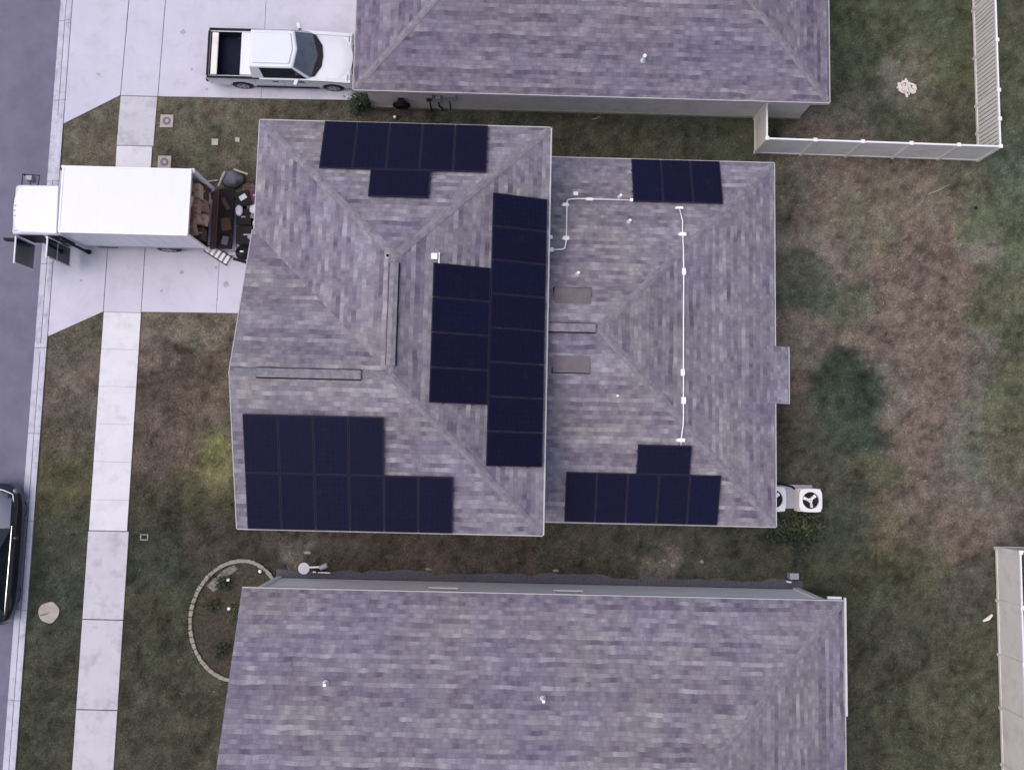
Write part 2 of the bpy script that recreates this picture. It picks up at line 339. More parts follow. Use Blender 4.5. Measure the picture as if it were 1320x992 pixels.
# ------------------------------------------------------------------ ground
def lattice(shape, seed):
    return np.random.default_rng(seed).random(shape)
def vnoise(x, y, sc_, seed):
    g = lattice((257, 257), seed); u = (x / sc_) % 256; v = (y / sc_) % 256
    i = np.floor(u).astype(int); j = np.floor(v).astype(int); fu = u - i; fv = v - j
    fu = fu * fu * (3 - 2 * fu); fv = fv * fv * (3 - 2 * fv)
    return (g[i, j] * (1 - fu) + g[i + 1, j] * fu) * (1 - fv) + (g[i, j + 1] * (1 - fu) + g[i + 1, j + 1] * fu) * fv
def fbm(x, y, s, seed, octs=4):
    r = 0; a = 1; t = 0
    for k in range(octs): r = r + a * vnoise(x + 50 + k * 13.7, y + 50 + k * 7.3, s / 2 ** k, seed + k); t += a; a *= .62
    return r / t
SAMP = [ # pixel x, y, spread, sRGB of the turf there, between houses with some shade left in
    (110, 180, 40, 88, 82, 68), (100, 440, 30, 80, 76, 62), (100, 490, 40, 92, 82, 74), (95, 560, 40, 86, 80, 66), (85, 620, 40, 76, 76, 50), (85, 700, 40, 62, 66, 52), (80, 760, 40, 58, 62, 54),
    (250, 150, 40, 92, 88, 72), (300, 185, 30, 84, 80, 64), (240, 180, 30, 84, 82, 64),
    (250, 415, 25, 100, 94, 80), (200, 440, 25, 96, 86, 78), (228, 443, 9, 40, 32, 26), (240, 447, 9, 48, 40, 32), (212, 452, 12, 72, 58, 50), (218, 465, 14, 96, 84, 78), (215, 500, 25, 78, 64, 58), (200, 540, 25, 92, 78, 74), (210, 600, 30, 92, 70, 64), (260, 520, 30, 90, 78, 66),
    (285, 555, 12, 88, 90, 62), (278, 585, 11, 104, 104, 58), (272, 618, 11, 94, 92, 60), (262, 570, 12, 84, 80, 62), (250, 640, 30, 76, 74, 50), (190, 650, 30, 66, 64, 50), (210, 720, 40, 54, 58, 48), (230, 690, 40, 58, 60, 48), (280, 700, 30, 66, 60, 52), (220, 790, 30, 60, 62, 46), (215, 830, 60, 64, 66, 50),
    (450, 712, 40, 70, 62, 54), (395, 712, 14, 96, 88, 80), (560, 715, 40, 80, 66, 62), (640, 715, 40, 76, 62, 58), (760, 710, 40, 66, 66, 52), (900, 715, 40, 70, 72, 58), (855, 722, 12, 104, 96, 90), (950, 705, 40, 62, 64, 50),
    (480, 150, 40, 76, 74, 60), (620, 150, 40, 66, 68, 58), (750, 170, 40, 66, 68, 52), (850, 180, 40, 66, 70, 54), (950, 180, 30, 64, 68, 52),
    (1010, 240, 30, 84, 80, 68), (1080, 230, 40, 98, 86, 76), (1160, 250, 40, 98, 90, 76), (1230, 230, 30, 88, 88, 70), (1120, 290, 40, 96, 92, 74), (1180, 300, 40, 102, 90, 78), (1080, 320, 30, 104, 94, 84), (1060, 365, 22, 66, 74, 62), (1035, 360, 20, 76, 78, 68), (1100, 385, 18, 80, 84, 66), (1030, 420, 20, 104, 90, 82), (1050, 440, 25, 98, 90, 80),
    (1180, 380, 40, 106, 88, 80), (1230, 370, 30, 106, 88, 76), (1150, 420, 35, 108, 92, 86), (1200, 470, 35, 104, 88, 82), (1240, 480, 22, 92, 84, 80), (1150, 500, 25, 102, 96, 86), (1190, 570, 35, 106, 90, 82), (1220, 620, 30, 98, 88, 78), (1190, 670, 30, 102, 88, 76), (1240, 600, 25, 90, 92, 78),
    (1085, 490, 22, 52, 64, 52), (1110, 520, 22, 48, 62, 54), (1125, 560, 22, 54, 64, 54), (1095, 550, 25, 58, 68, 54), (1070, 520, 20, 62, 70, 58), (1030, 540, 22, 74, 70, 60), (1020, 500, 15, 92, 80, 72), (1050, 590, 25, 66, 70, 56), (1090, 610, 25, 70, 72, 60), (1020, 600, 20, 70, 68, 58), (1130, 610, 25, 80, 80, 58), (1135, 670, 25, 92, 82, 62), (1160, 650, 25, 96, 86, 74),
    (1090, 660, 25, 62, 66, 54), (1075, 700, 30, 58, 62, 50), (1110, 740, 40, 64, 66, 46), (1170, 730, 40, 72, 74, 52), (1200, 700, 25, 92, 80, 68), (1240, 700, 20, 98, 82, 70), (1240, 770, 30, 72, 68, 60), (1150, 800, 60, 64, 66, 54), (1200, 880, 90, 70, 72, 54),
    (1300, 100, 30, 76, 80, 58), (1305, 230, 30, 74, 84, 66), (1300, 300, 40, 82, 90, 66), (1300, 400, 40, 82, 86, 64), (1265, 330, 14, 104, 100, 92), (1262, 450, 14, 98, 92, 86), (1262, 540, 14, 100, 98, 90), (1300, 520, 40, 84, 88, 64), (1300, 600, 30, 88, 84, 66), (1300, 670, 25, 92, 84, 78), (1275, 640, 20, 96, 88, 80),
    (1100, 80, 30, 66, 74, 54), (1120, 140, 30, 70, 74, 58), (1150, 110, 22, 92, 90, 80), (1100, 155, 20, 92, 88, 76), (1185, 80, 18, 96, 94, 74), (1220, 100, 30, 72, 76, 52), (1230, 150, 30, 70, 72, 56), (1200, 140, 25, 78, 76, 60), (1150, 150, 18, 62, 66, 50), (1180, 20, 50, 70, 76, 54),
    (90, 880, 60, 62, 64, 50), (230, 900, 70, 66, 66, 52), (1110, 210, 20, 100, 80, 76), (1180, 215, 20, 98, 78, 72)]
_SP = np.array([[*at(a, b, 0), c * .0278, *srgb(d, e, f)] for a, b, c, d, e, f in SAMP])
GK = 1.3
def turf(x, y):
    """lawn colour: worn, dry and lush patches, some shade painted in between houses"""
    xs = x + (fbm(x, y, 1.2, 11, 6) - .5) * 2.0; ys = y + (fbm(x, y, 1.2, 23, 6) - .5) * 2.0
    num = np.zeros((len(x), 3)); den = np.zeros(len(x)) + 1e-9
    for r in _SP:
        d = ((xs - r[0]) ** 2 + (ys - r[1]) ** 2) / (r[2] * .8) ** 2
        wgt = (np.exp(-d) + 1e-4 / (1 + d)) / r[2] ** .7
        num += wgt[:, None] * r[3:6]; den += wgt
    c = num / den[:, None]
    f1 = fbm(x, y, .45, 31, 5) - .5; f2 = fbm(x, y, 1.6, 47) - .5; f3 = fbm(x, y, .7, 61) - .5
    f4 = fbm(x, y, .16, 83, 3) - .5; k = np.clip(1 + 1.2 * f1 + .45 * f2 + 1.1 * f4, .3, 2.2)
    c = c * k[:, None]
    c[:, 0] *= 1 + .28 * f3; c[:, 1] *= 1 - .03 * f3
    lum = c.mean(1, keepdims=True); c = lum + (c - lum) * .7
    c[:, 0] = np.minimum(c[:, 0], 1.24 * c[:, 1]); c[:, 2] = np.minimum(c[:, 2], .84 * c[:, 1]); c[:, 0] = np.maximum(c[:, 0], .78 * c[:, 1]); return np.clip(c * GK, .005, .6)
def axis(a, b, st, far):
    m = np.arange(a, b + 1e-6, st); o = np.array([4., 10, 25, 60, 150, far])
    return np.concatenate([(a - o)[::-1], m, b + o])
gx = axis(-22, 24, .13, 400); gy = axis(-17, 19, .13, 400)
X, Y = np.meshgrid(gx, gy, indexing='ij'); xf = X.ravel(); yf = Y.ravel()
Z = -.035 * fbm(xf, yf, .5, 77)
Z = np.where(xf < -16.2, -.16, Z)
def grid_faces(nx, ny):
    i, j = np.meshgrid(np.arange(nx - 1), np.arange(ny - 1), indexing='ij'); a = (i * ny + j).ravel()
    return np.stack([a, a + ny, a + ny + 1, a + 1], 1)
def np_mesh(name, V, Fc, m, cols=None, k=4):
    me = bpy.data.meshes.new(name); me.vertices.add(len(V)); me.vertices.foreach_set('co', V.astype(np.float32).ravel())
    me.loops.add(Fc.size); me.loops.foreach_set('vertex_index', Fc.astype(np.int32).ravel())
    me.polygons.add(len(Fc)); me.polygons.foreach_set('loop_start', np.arange(0, Fc.size, k, dtype=np.int32)); 
    me.update(calc_edges=True); me.validate()
    if cols is not None:
        a = me.color_attributes.new('Col', 'FLOAT_COLOR', 'POINT'); a.data.foreach_set('color', np.hstack([cols, np.ones((len(cols), 1))]).astype(np.float32).ravel())
    me.materials.append(m); o = bpy.data.objects.new(name, me); C.objects.link(o); return o
struct(np_mesh('lawn', np.stack([xf, yf, Z], 1), grid_faces(len(gx), len(gy)), M['lawn'], turf(xf, yf)))

# road, curb, walks, drives
struct(MB().box(-26, -16.62, -60, 60, -.16, -.075).build('road', M['asphalt']))
cb = MB()
prof = [(-16.64, -.16), (-16.64, -.07), (-16.42, -.055), (-16.36, .02), (-16.26, .045), (-16.17, .045), (-16.17, -.16)]
for k in range(-16, 18):
    y0 = k * 3.05 + .4; cb.profy(prof, y0 + .008, y0 + 3.042)
struct(cb.build('curb', M['curb'], smooth=False))
gd = MB()
for (a, b, ww) in ((-60, 3.3, .05), (3.6, 9.6, .025), (12, 60, .03)): gd.box(-16.425, -16.425 + ww, a, b, -.052, -.035)
struct(gd.build('gutter_grime', M['gutter_dirt']))
def slabs(name, polys, m, z=.03):
    b = MB()
    for q in polys: b.prism(q, -.1, z)
    return struct(b.build(name, m, bevel=.008, seg=1))
g = .012
x0, x1 = -14.24, -12.89
WY0, WY1 = 4.80, 9.0
slabs('driveway', [
    [(-16.155, 3.86), (x0 - g, WY0), (x0 - g, WY1), (-16.155, 9.97)],
    [(x0 + g, WY0), (x1 - g, WY0), (x1 - g, WY1), (x0 + g, WY1)],
    [(x1 + g, WY0 + .03), (-10.2, WY0 + .06), (-10.2, WY1), (x1 + g, WY1)],
    [(-10.19, WY0 + .06), (-7.3, WY0 + .09), (-7.3, WY1), (-10.19, WY1)]], M['concrete'])
slabs('neighbour_driveway', [
    [(-16.155, 11.7), (-14.15 - g, 12.83), (-14.05 - g, 17.9), (-16.155, 19.2)],
    [(-14.15 + g, 12.83), (-12.78 - g, 12.83), (-12.7 - g, 17.9), (-14.05 + g, 17.9)],
    [(-12.78 + g, 12.83), (-9.0, 12.86), (-9.0, 17.9), (-12.7 + g, 17.9)],
    [(-8.99, 12.86), (-4.9, 12.9), (-4.9, 17.9), (-8.99, 17.9)]], M['concrete'])
q = []; yy = WY0 - .015
while yy > -3.0:
    y2 = max(yy - 1.33, -2.93)
    if y2 < -2.4: y2 = -2.93
    q.append([(x0 + .02, y2 + .004), (x1 + .0, y2 + .004), (x1 + .0, yy), (x0 + .02, yy)]); yy = y2
    if yy <= -2.92: break
slabs('sidewalk', q + [[(x0 + .1, 9.015), (-12.87, 9.015), (-12.87, 10.92), (-14.16, 10.92)]], M['walk'], .036)
q = [[(-14.17, 10.95), (-12.83, 10.95), (-12.8, 12.8), (-14.14, 12.8)]]
yy = -2.96
while yy > -30: q.append([(-14.24, yy - 3.0), (-12.83, yy - 3.0), (-12.83, yy), (-14.24, yy)]); yy -= 3.03
slabs('weathered_sidewalk', q, M['walk_old'], .03)
random.seed(31); oil = MB()
for cx_, cy_, rr_ in ((-11.5, 6.3, .10), (-9.9, 5.9, .13), (-12.2, 5.6, .05), (-10.3, 6.5, .06), (-10.2, 5.35, .05), (-8.9, 5.6, .09), (-11.0, 13.15, .07), (-12.0, 15.3, .12), (-11.6, 13.9, .06), (-15.1, 5.9, .06), (-15.0, 13.6, .08)):
    oil.prism([(cx_ + rr_ * random.uniform(.6, 1.2) * math.cos(a), cy_ + rr_ * random.uniform(.5, 1.1) * math.sin(a)) for a in np.linspace(0, 2 * PI, 11, endpoint=False)], .028, .033)
oil = oil.build('oil_spots', M['stain']); oil['kind'] = 'structure'
jb = MB()
for a, b in ((x0, WY0), (x1, WY0)): jb.box(a - .02, a + .02, WY0, WY1, -.02, .022)
jb.box(x0, x1, WY0 - .03, WY0 + .01, -.02, .02).box(-14.2, -12.83, -2.96, -2.93, -.02, .02).box(-14.2, -12.8, 10.92, 10.95, -.02, .02).box(-14.2, -12.8, 12.8, 12.83, -.02, .02)
jb.box(-14.17, -14.1, 12.83, 17.9, -.02, .018).box(-12.8, -12.7, 12.83, 17.9, -.02, .018)
struct(jb.build('pavement_joints', M['joint']))
random.seed(13); gp = [(-7.6, -4.40)] + [(10.9, -4.40)] + [(10.9 - k * .37, -4.13 + random.uniform(-.09, .10)) for k in range(51)]
struct(MB().prism(gp, -.1, .008).build('gravel_strip', M['gravel']))

# grass blades: too many to count
def blades(n, seed):
    r = np.random.default_rng(seed)
    x = r.uniform(-16.1, 20, n); y = r.uniform(-13, 17, n); X0, Y0 = x, y
    jit = np.abs(r.normal(0, .03, n)) + .03 * (fbm(x, y, .5, 55) - .4); jx = jit * r.choice([-1, 1], n); jy = jit * r.choice([-1, 1], n); x = x + jx; y = y + jy
    def inside(a, b, c, d): return (x > a) & (x < b) & (y > c) & (y < d)
    bad = inside(-14.28, -12.76, -20, 20) | inside(-16.2, -7.3, WY0 - .02, 9.02) | inside(-16.2, -4.9, 12.8, 18) | inside(-7.2, 8.8, -1.9, 9.9) | inside(-4.9, 10.9, 12.6, 20) | inside(-7.6, 10.8, -20, -4.35)
    bad |= (x < -14.2) & (y > WY0 - .98 * (-14.24 - x) / 1.9 * 1.0) & (y < 9.0 + (-14.24 - x) * .5) | (x < -14.1) & (y > 12.83 - (-14.15 - x) * .57)
    keep = ~bad & (np.exp(-((x - 1) ** 2 + (y - 2) ** 2) / 900) > r.random(n) * .3)
    x = X0[keep]; y = Y0[keep]; n = len(x)
    ln = r.uniform(.03, .095, n) * (.7 + .8 * fbm(x, y, .8, 91)); a = r.uniform(0, 2 * PI, n); wd = r.uniform(.006, .014, n)
    dx = np.cos(a); dy = np.sin(a); h = ln * r.uniform(.25, .8, n)
    z = -.02
    V = np.empty((n, 3, 3))
    V[:, 0] = np.stack([x - dy * wd, y + dx * wd, np.full(n, z)], 1); V[:, 1] = np.stack([x + dy * wd, y - dx * wd, np.full(n, z)], 1)
    V[:, 2] = np.stack([x + dx * ln, y + dy * ln, z + h + .01], 1)
    c = turf(x, y) * r.uniform(.75, 1.3, (n, 1))
    straw = r.random(n) < .05; c[straw] = c[straw] * 1.35 + .015
    o = np_mesh('grass', V.reshape(-1, 3), np.arange(n * 3).reshape(-1, 3), M['blade'], np.repeat(c, 3, 0), 3); return o
go = blades(520000, 5); go['kind'] = 'stuff'; go['label'] = 'short dry grass of the yards around the houses'; go['category'] = 'grass'

# ------------------------------------------------------------------ roofs
def roof_mesh(name, faces, m, parent, thick=.05, flat=False):
    """faces: list of (points, up direction in plan)"""
    V = []; Fc = []; UV = []
    for pts, up in faces:
        up = Vector((up[0], up[1], 0)); p = [Vector(q) for q in pts]
        nrm = (p[1] - p[0]).cross(p[2] - p[0]).normalized()
        if nrm.z < 0: p.reverse(); nrm = -nrm
        a = Vector((0, 0, 1)).cross(nrm); a = a.normalized() if a.length > 1e-4 else Vector((1, 0, 0)); b = nrm.cross(a)
        i = len(V); V += [tuple(q) for q in p]; Fc.append(tuple(range(i, i + len(p)))); UV += [(q.dot(a) + 40, q.dot(b) + 40) for q in p]
    me = bpy.data.meshes.new(name); me.from_pydata(V, [], Fc); uv = me.uv_layers.new(name='UVMap')
    for k, q in enumerate(UV): uv.data[k].uv = q
    me.materials.append(m); o = bpy.data.objects.new(name, me); C.objects.link(o)
    o.parent = parent; o.matrix_parent_inverse = Matrix.Translation(-parent.location)
    s = o.modifiers.new('t', 'SOLIDIFY'); s.thickness = thick; s.offset = -1
    return o
def caps(root, segs, m=None):
    """overlapping ridge and hip cap shingles, one part per ridge or hip"""
    for p, q in segs:
        b = MB(); p = Vector(p); q = Vector(q); d = q - p; p = p + d.normalized() * .1; d = q - p
        n = max(1, int(d.length / .143)); t = d.normalized(); s = t.cross(Vector((0, 0, 1))).normalized(); up = s.cross(t)
        if up.z < 0: up = -up
        for k in range(n):
            a = p + d * k / n; c = p + d * min(1, (k + 1.2) / n)
            dr = .046 if abs(t.z) < .05 else .026
            for sg in (1, -1):
                o1 = s * sg * .115 - Vector((0, 0, dr))
                b.quad(a + up * .010, c + up * .004, c + up * .004 + o1, a + up * .010 + o1)
        b.build('ridge_cap', m or M['shingle_cap'], root)

S1, S2 = .417, .39
U0, U1, V0, V1, ZE = -7.67, 1.45, -2.35, 10.27, 5.6
XM = (U0 + U1) / 2; HW = (U1 - U0) / 2; ZR = ZE + S1 * HW
GX = -7.72; GYR = V0 + HW; GYN = V0 + 2 * HW
def hu(x, y):
    m = ZE + S1 * min(x - U0, U1 - x, V1 - y, y - V0)
    if x < XM: m = max(m, ZE + S1 * min(y - V0, GYN - y))
    return m
L0, L1, ZL = -2.1, 10.1, 2.9; LXE = 9.2; LY = (L0 + L1) / 2; LH = (L1 - L0) / 2; ZLR = ZL + S2 * LH; LXA = LXE - LH
def hl(x, y): return ZL + S2 * min(LXE - x, L1 - y, y - L0)
def on(h, px, py, off=0.):
    z = 5.
    for _ in range(40):
        x, y = at(px, py, z); z = .5 * z + .5 * (h(x, y) + off)
    x, y = at(px, py, z); return Vector((x, y, z))

house = thing('family_house', 'large two-level grey shingle roofed house carrying all the solar panels in the middle', 'house', (0, 0, 0))
apexN = (XM, V1 - HW, ZR); apexS = (XM, GYR, ZR)
vall = (XM, GYR, ZR)
# west slope meets the garage gable in a valley running from (U0, GYN) to the ridge
roof_mesh('upper_roof', [
    ([(U0, V1, ZE), (U1, V1, ZE), apexN], (0, -1)),
    ([(U1, V1, ZE), (U1, V0, ZE), apexS, apexN], (-1, 0)),
    ([(U0, V1, ZE), apexN, vall, (U0, GYN, ZE)], (1, 0)),
    ([(GX, GYN, ZE), (U0, GYN, ZE), vall, (GX, GYR, ZR)], (0, -1)),
    ([(GX, V0, ZE), (U1, V0, ZE), vall, (GX, GYR, ZR)], (0, 1))], M['shingle'], house)
LX0 = 1.07
roof_mesh('lower_roof', [
    ([(LX0, L1, ZL), (LXE, L1, ZL), (LXA, LY, ZLR), (LX0, LY, ZLR)], (0, -1)),
    ([(LX0, L0, ZL), (LXE, L0, ZL), (LXA, LY, ZLR), (LX0, LY, ZLR)], (0, 1)),
    ([(LXE, L0, ZL), (LXE, L1, ZL), (LXA, LY, ZLR)], (-1, 0)),
    ], M['shingle'], house)
roof_mesh('porch_roof', [([(LXE - .3, 1.93, ZL + .14), (9.69, 1.93, ZL - .14), (9.69, 3.84, ZL - .14), (LXE - .3, 3.84, ZL + .14)], (-1, 0))], M['shingle'], house)
caps(house, [((U0, V1, ZE), apexN), ((U1, V1, ZE), apexN), (apexN, (XM, 5.55, ZR)), ((U1, V0, ZE), apexS), ((GX, GYR, ZR), (-6.98, GYR, ZR)), ((-3.9, GYR, ZR), (XM, GYR, ZR)),
             ((LXE, L1, ZL), (LXA, LY, ZLR)), ((LXE, L0, ZL), (LXA, LY, ZLR))])
# fascia and drip edge, walls
fb = MB()
def edge(b, p, q, out, z, w=.03, h=.18, up=.012):
    x0, x1 = sorted((p[0], q[0])); y0, y1 = sorted((p[1], q[1]))
    if out[0]: b.box(x0 if out[0] > 0 else x0 - w, x0 + w if out[0] > 0 else x0, y0, y1, z - h, z + up)
    else: b.box(x0, x1, y0 if out[1] > 0 else y0 - w, y0 + w if out[1] > 0 else y0, z - h, z + up)
edge(fb, (U0, V1), (U1, V1), (0, 1), ZE); edge(fb, (U1, V0), (U1, V1), (1, 0), ZE, w=.045); edge(fb, (GX, V0), (U1, V0), (0, -1), ZE); edge(fb, (U0, GYN), (U0, V1), (-1, 0), ZE)
edge(fb, (LX0, L1), (LXE, L1), (0, 1), ZL); edge(fb, (LX0, L0), (LXE, L0), (0, -1), ZL); edge(fb, (LXE, L0), (LXE, 1.93), (1, 0), ZL); edge(fb, (LXE, 3.84), (LXE, L1), (1, 0), ZL)
edge(fb, (9.69, 1.93), (9.69, 3.84), (1, 0), ZL - .14)
for (ya, za), (yb, zb) in (((V0, ZE), (GYR, ZR)), ((GYN, ZE), (GYR, ZR))):
    i = len(fb.v); fb.v += [(GX - .03, ya, za - .18), (GX - .03, ya, za + .012), (GX - .03, yb, zb + .012), (GX - .03, yb, zb - .18), (GX, ya, za - .18), (GX, ya, za + .012), (GX, yb, zb + .012), (GX, yb, zb - .18)]
    fb.f += [tuple(i + k for k in f) for f in ((0, 1, 2, 3), (4, 7, 6, 5), (0, 4, 5, 1), (1, 5, 6, 2), (2, 6, 7, 3), (3, 7, 4, 0))]
fb.build('fascia', M['fascia'], house)
wb = MB().box(-7.3, 1.07, -2.0, 9.95, 0, ZE - .06)
wb.v += [(-7.45, V0 + .3, ZE - .06), (-7.45, GYN - .3, ZE - .06), (-7.45, GYR, ZR - .25), (-7.3, V0 + .3, ZE - .06), (-7.3, GYN - .3, ZE - .06), (-7.3, GYR, ZR - .25)]
i = len(wb.v) - 6; wb.f += [(i, i + 1, i + 2), (i + 3, i + 5, i + 4), (i, i + 2, i + 5, i + 3), (i + 1, i + 4, i + 5, i + 2), (i, i + 3, i + 4, i + 1)]
wb.box(1.08, 8.85, -1.75, 9.75, 0, ZL - .06)
P(house, 'wall', wb, M['siding'])
P(house, 'soffit', MB().box(U0 + .01, U1 - .01, V0 + .01, V1 - .01, ZE - .14, ZE - .12).box(1.08, LXE - .01, L0 + .01, L1 - .01, ZL - .14, ZL - .12), M['fascia'])
gdm = MB()
for k in range(4): gdm.box(-7.36, -7.31, 5.0, 8.8, .03 + k * .56, .57 + k * .56)
P(house, 'garage_door', gdm, M['siding_pale'])
def window(root, x, y, z, wd, h, face, m='glass'):
    f = MB(); gl = MB(); nx, ny = face
    t = .05
    if nx:
        xa = x; f.box(xa, xa + nx * .05, y - wd / 2 - t, y + wd / 2 + t, z - t, z).box(xa, xa + nx * .05, y - wd / 2 - t, y + wd / 2 + t, z + h, z + h + t)
        f.box(xa, xa + nx * .05, y - wd / 2 - t, y - wd / 2, z, z + h).box(xa, xa + nx * .05, y + wd / 2, y + wd / 2 + t, z, z + h).box(xa, xa + nx * .04, y - wd / 2, y + wd / 2, z + h / 2 - .02, z + h / 2 + .02)
        gl.box(xa, xa + nx * .02, y - wd / 2, y + wd / 2, z, z + h)
    else:
        ya = y; f.box(x - wd / 2 - t, x + wd / 2 + t, ya, ya + ny * .05, z - t, z).box(x - wd / 2 - t, x + wd / 2 + t, ya, ya + ny * .05, z + h, z + h + t)
        f.box(x - wd / 2 - t, x - wd / 2, ya, ya + ny * .05, z, z + h).box(x + wd / 2, x + wd / 2 + t, ya, ya + ny * .05, z, z + h).box(x - .02, x + .02, ya, ya + ny * .04, z, z + h)
        gl.box(x - wd / 2, x + wd / 2, ya, ya + ny * .02, z, z + h)
    wf = P(root, 'window', gl, M[m]); PP(wf, 'frame', f, M['vinyl_cap']); return wf
for y_, z_ in ((-.5, 3.4), (2.2, 3.4), (5.2, 3.4), (-.5, .9), (2.2, .9)): window(house, -7.3, y_, z_, 1.1, 1.3, (-1, 0))
for x_ in (-5, -1.5): window(house, x_, -2.0, 3.5, .9, 1.2, (0, -1)); window(house, x_, 9.95, 3.5, .9, 1.2, (0, 1))
for y_ in (-.2, 6.5): window(house, 8.85, y_, .9, 1.1, 1.2, (1, 0))
P(house, 'patio_door', MB().box(8.85, 8.9, 2.0, 3.8, .05, 2.1), M['glass'])
P(house, 'patio_slab', MB().box(8.86, 9.6, 1.8, 4.0, -.05, .06), M['concrete'])
# ridge vents: brown strips along three ridges
def ridge_vent(p, q, w=.13):
    p = Vector(p); q = Vector(q); t = (q - p).normalized(); s = t.cross(Vector((0, 0, 1)))
    b = MB(); sl = MB(); ln = (q - p).length; c = (p + q) / 2; rz = math.atan2(t.y, t.x)
    for sg in (1, -1):
        a0 = p + Vector((0, 0, .10)); b0 = q + Vector((0, 0, .10)); d = s * sg * w
        dz = Vector((0, 0, -S1 * w * .75)); th = Vector((0, 0, -.02))
        i = len(b.v); pts = [a0, b0, b0 + d + dz, a0 + d + dz]
        b.v += [tuple(k) for k in pts] + [tuple(k + th) for k in pts]
        b.f += [tuple(i + k for k in f) for f in ((0, 1, 2, 3), (7, 6, 5, 4), (0, 4, 5, 1), (1, 5, 6, 2), (2, 6, 7, 3), (3, 7, 4, 0))]
        # louvred lip: dark slot outside the strip
        e = s * sg * (w + .008); f_ = s * sg * (w + .035)
        z1 = Vector((0, 0, .10 - S1 * w * .75)); z2 = Vector((0, 0, -S1 * (w + .035) + .006))
        sl.quad(p + e + z1, q + e + z1, q + f_ + z2, p + f_ + z2); sl.quad(p + e + z1, q + e + z1, q + e * .9 + z2, p + e * .9 + z2)
    v = P(house, 'ridge_vent', b, M['shingle_cap']); PP(v, 'vent_slot', sl, M['vent_slot'])
ridge_vent((XM, 2.5, ZR), (XM, 5.5, ZR)); ridge_vent((-6.95, GYR, ZR), (-3.95, GYR, ZR)); ridge_vent((1.5, LY, ZLR), (2.98, LY, ZLR))
# off-ridge vents on the lower roof
for sg, yy in ((1, 5.32), (-1, 2.64)):
    zo = hl(1.68, yy); zt = hl(1.68, yy - sg * .5); b = MB()
    y1_, y2_ = yy, yy - sg * .52
    i = len(b.v); b.v += [(1.7, y1_, zo + .10), (2.85, y1_, zo + .10), (2.85, y2_, zt + .015), (1.7, y2_, zt + .015), (1.7, y1_, zo + .01), (2.85, y1_, zo + .01), (2.85, y2_, zt - .02), (1.7, y2_, zt - .02)]
    b.f += [tuple(i + k for k in f) for f in ((0, 1, 2, 3), (7, 6, 5, 4), (3, 2, 6, 7), (3, 7, 4, 0), (1, 5, 6, 2))]
    v = P(house, 'roof_vent', b, M['vent_brown'])
    s_ = MB().quad((1.72, y1_ - sg * .01, zo + .085), (2.83, y1_ - sg * .01, zo + .085), (2.83, y1_ - sg * .01, zo + .015), (1.72, y1_ - sg * .01, zo + .015))
    s_.box(1.66, 2.88, y1_, y1_ + sg * .028, zo - .02, zo + .016).box(1.66, 1.695, min(y1_, y2_), max(y1_, y2_), zo - .01, zo + .06)
    PP(v, 'vent_slot', s_, M['vent_slot'])
# plumbing vents and small flashings
def pipe_vent(root, p, h=.3, r=.045, base=.13, side=None):
    b = MB().tube([p - Vector((0, 0, .05)), p + Vector((0, 0, h))], r, 10)
    v = P(root, 'vent_pipe', b, M['pvc'], smooth=False)
    f = MB().tube([p + Vector((0, 0, .0)), p + Vector((0, 0, .06)), p + Vector((0, 0, .10))], [base, base * .6, r * 1.15], 12)
    PP(v, 'flashing', f, M['cream_edge']); return v
for px_, py_ in ((799, 254), (811, 286), (745, 353)): pipe_vent(house, on(hl, px_, py_), .28, .045, .085)
pipe_vent(house, on(hl, 796, 510), .12, .03, .06)
pipe_vent(house, on(hu, 500, 330), .1, .05, .08)
for hh, px_, py_, s_ in ((hl, 742, 250, .12), (hl, 709, 306, .12)):
    p = on(hh, px_, py_); P(house, 'flashing_box', MB().box(p.x - s_ / 2 - .02, p.x + s_ / 2 + .02, p.y - s_ / 2, p.y + s_ / 2, p.z - .03, p.z + .09), M['pvc'], bevel=.01)

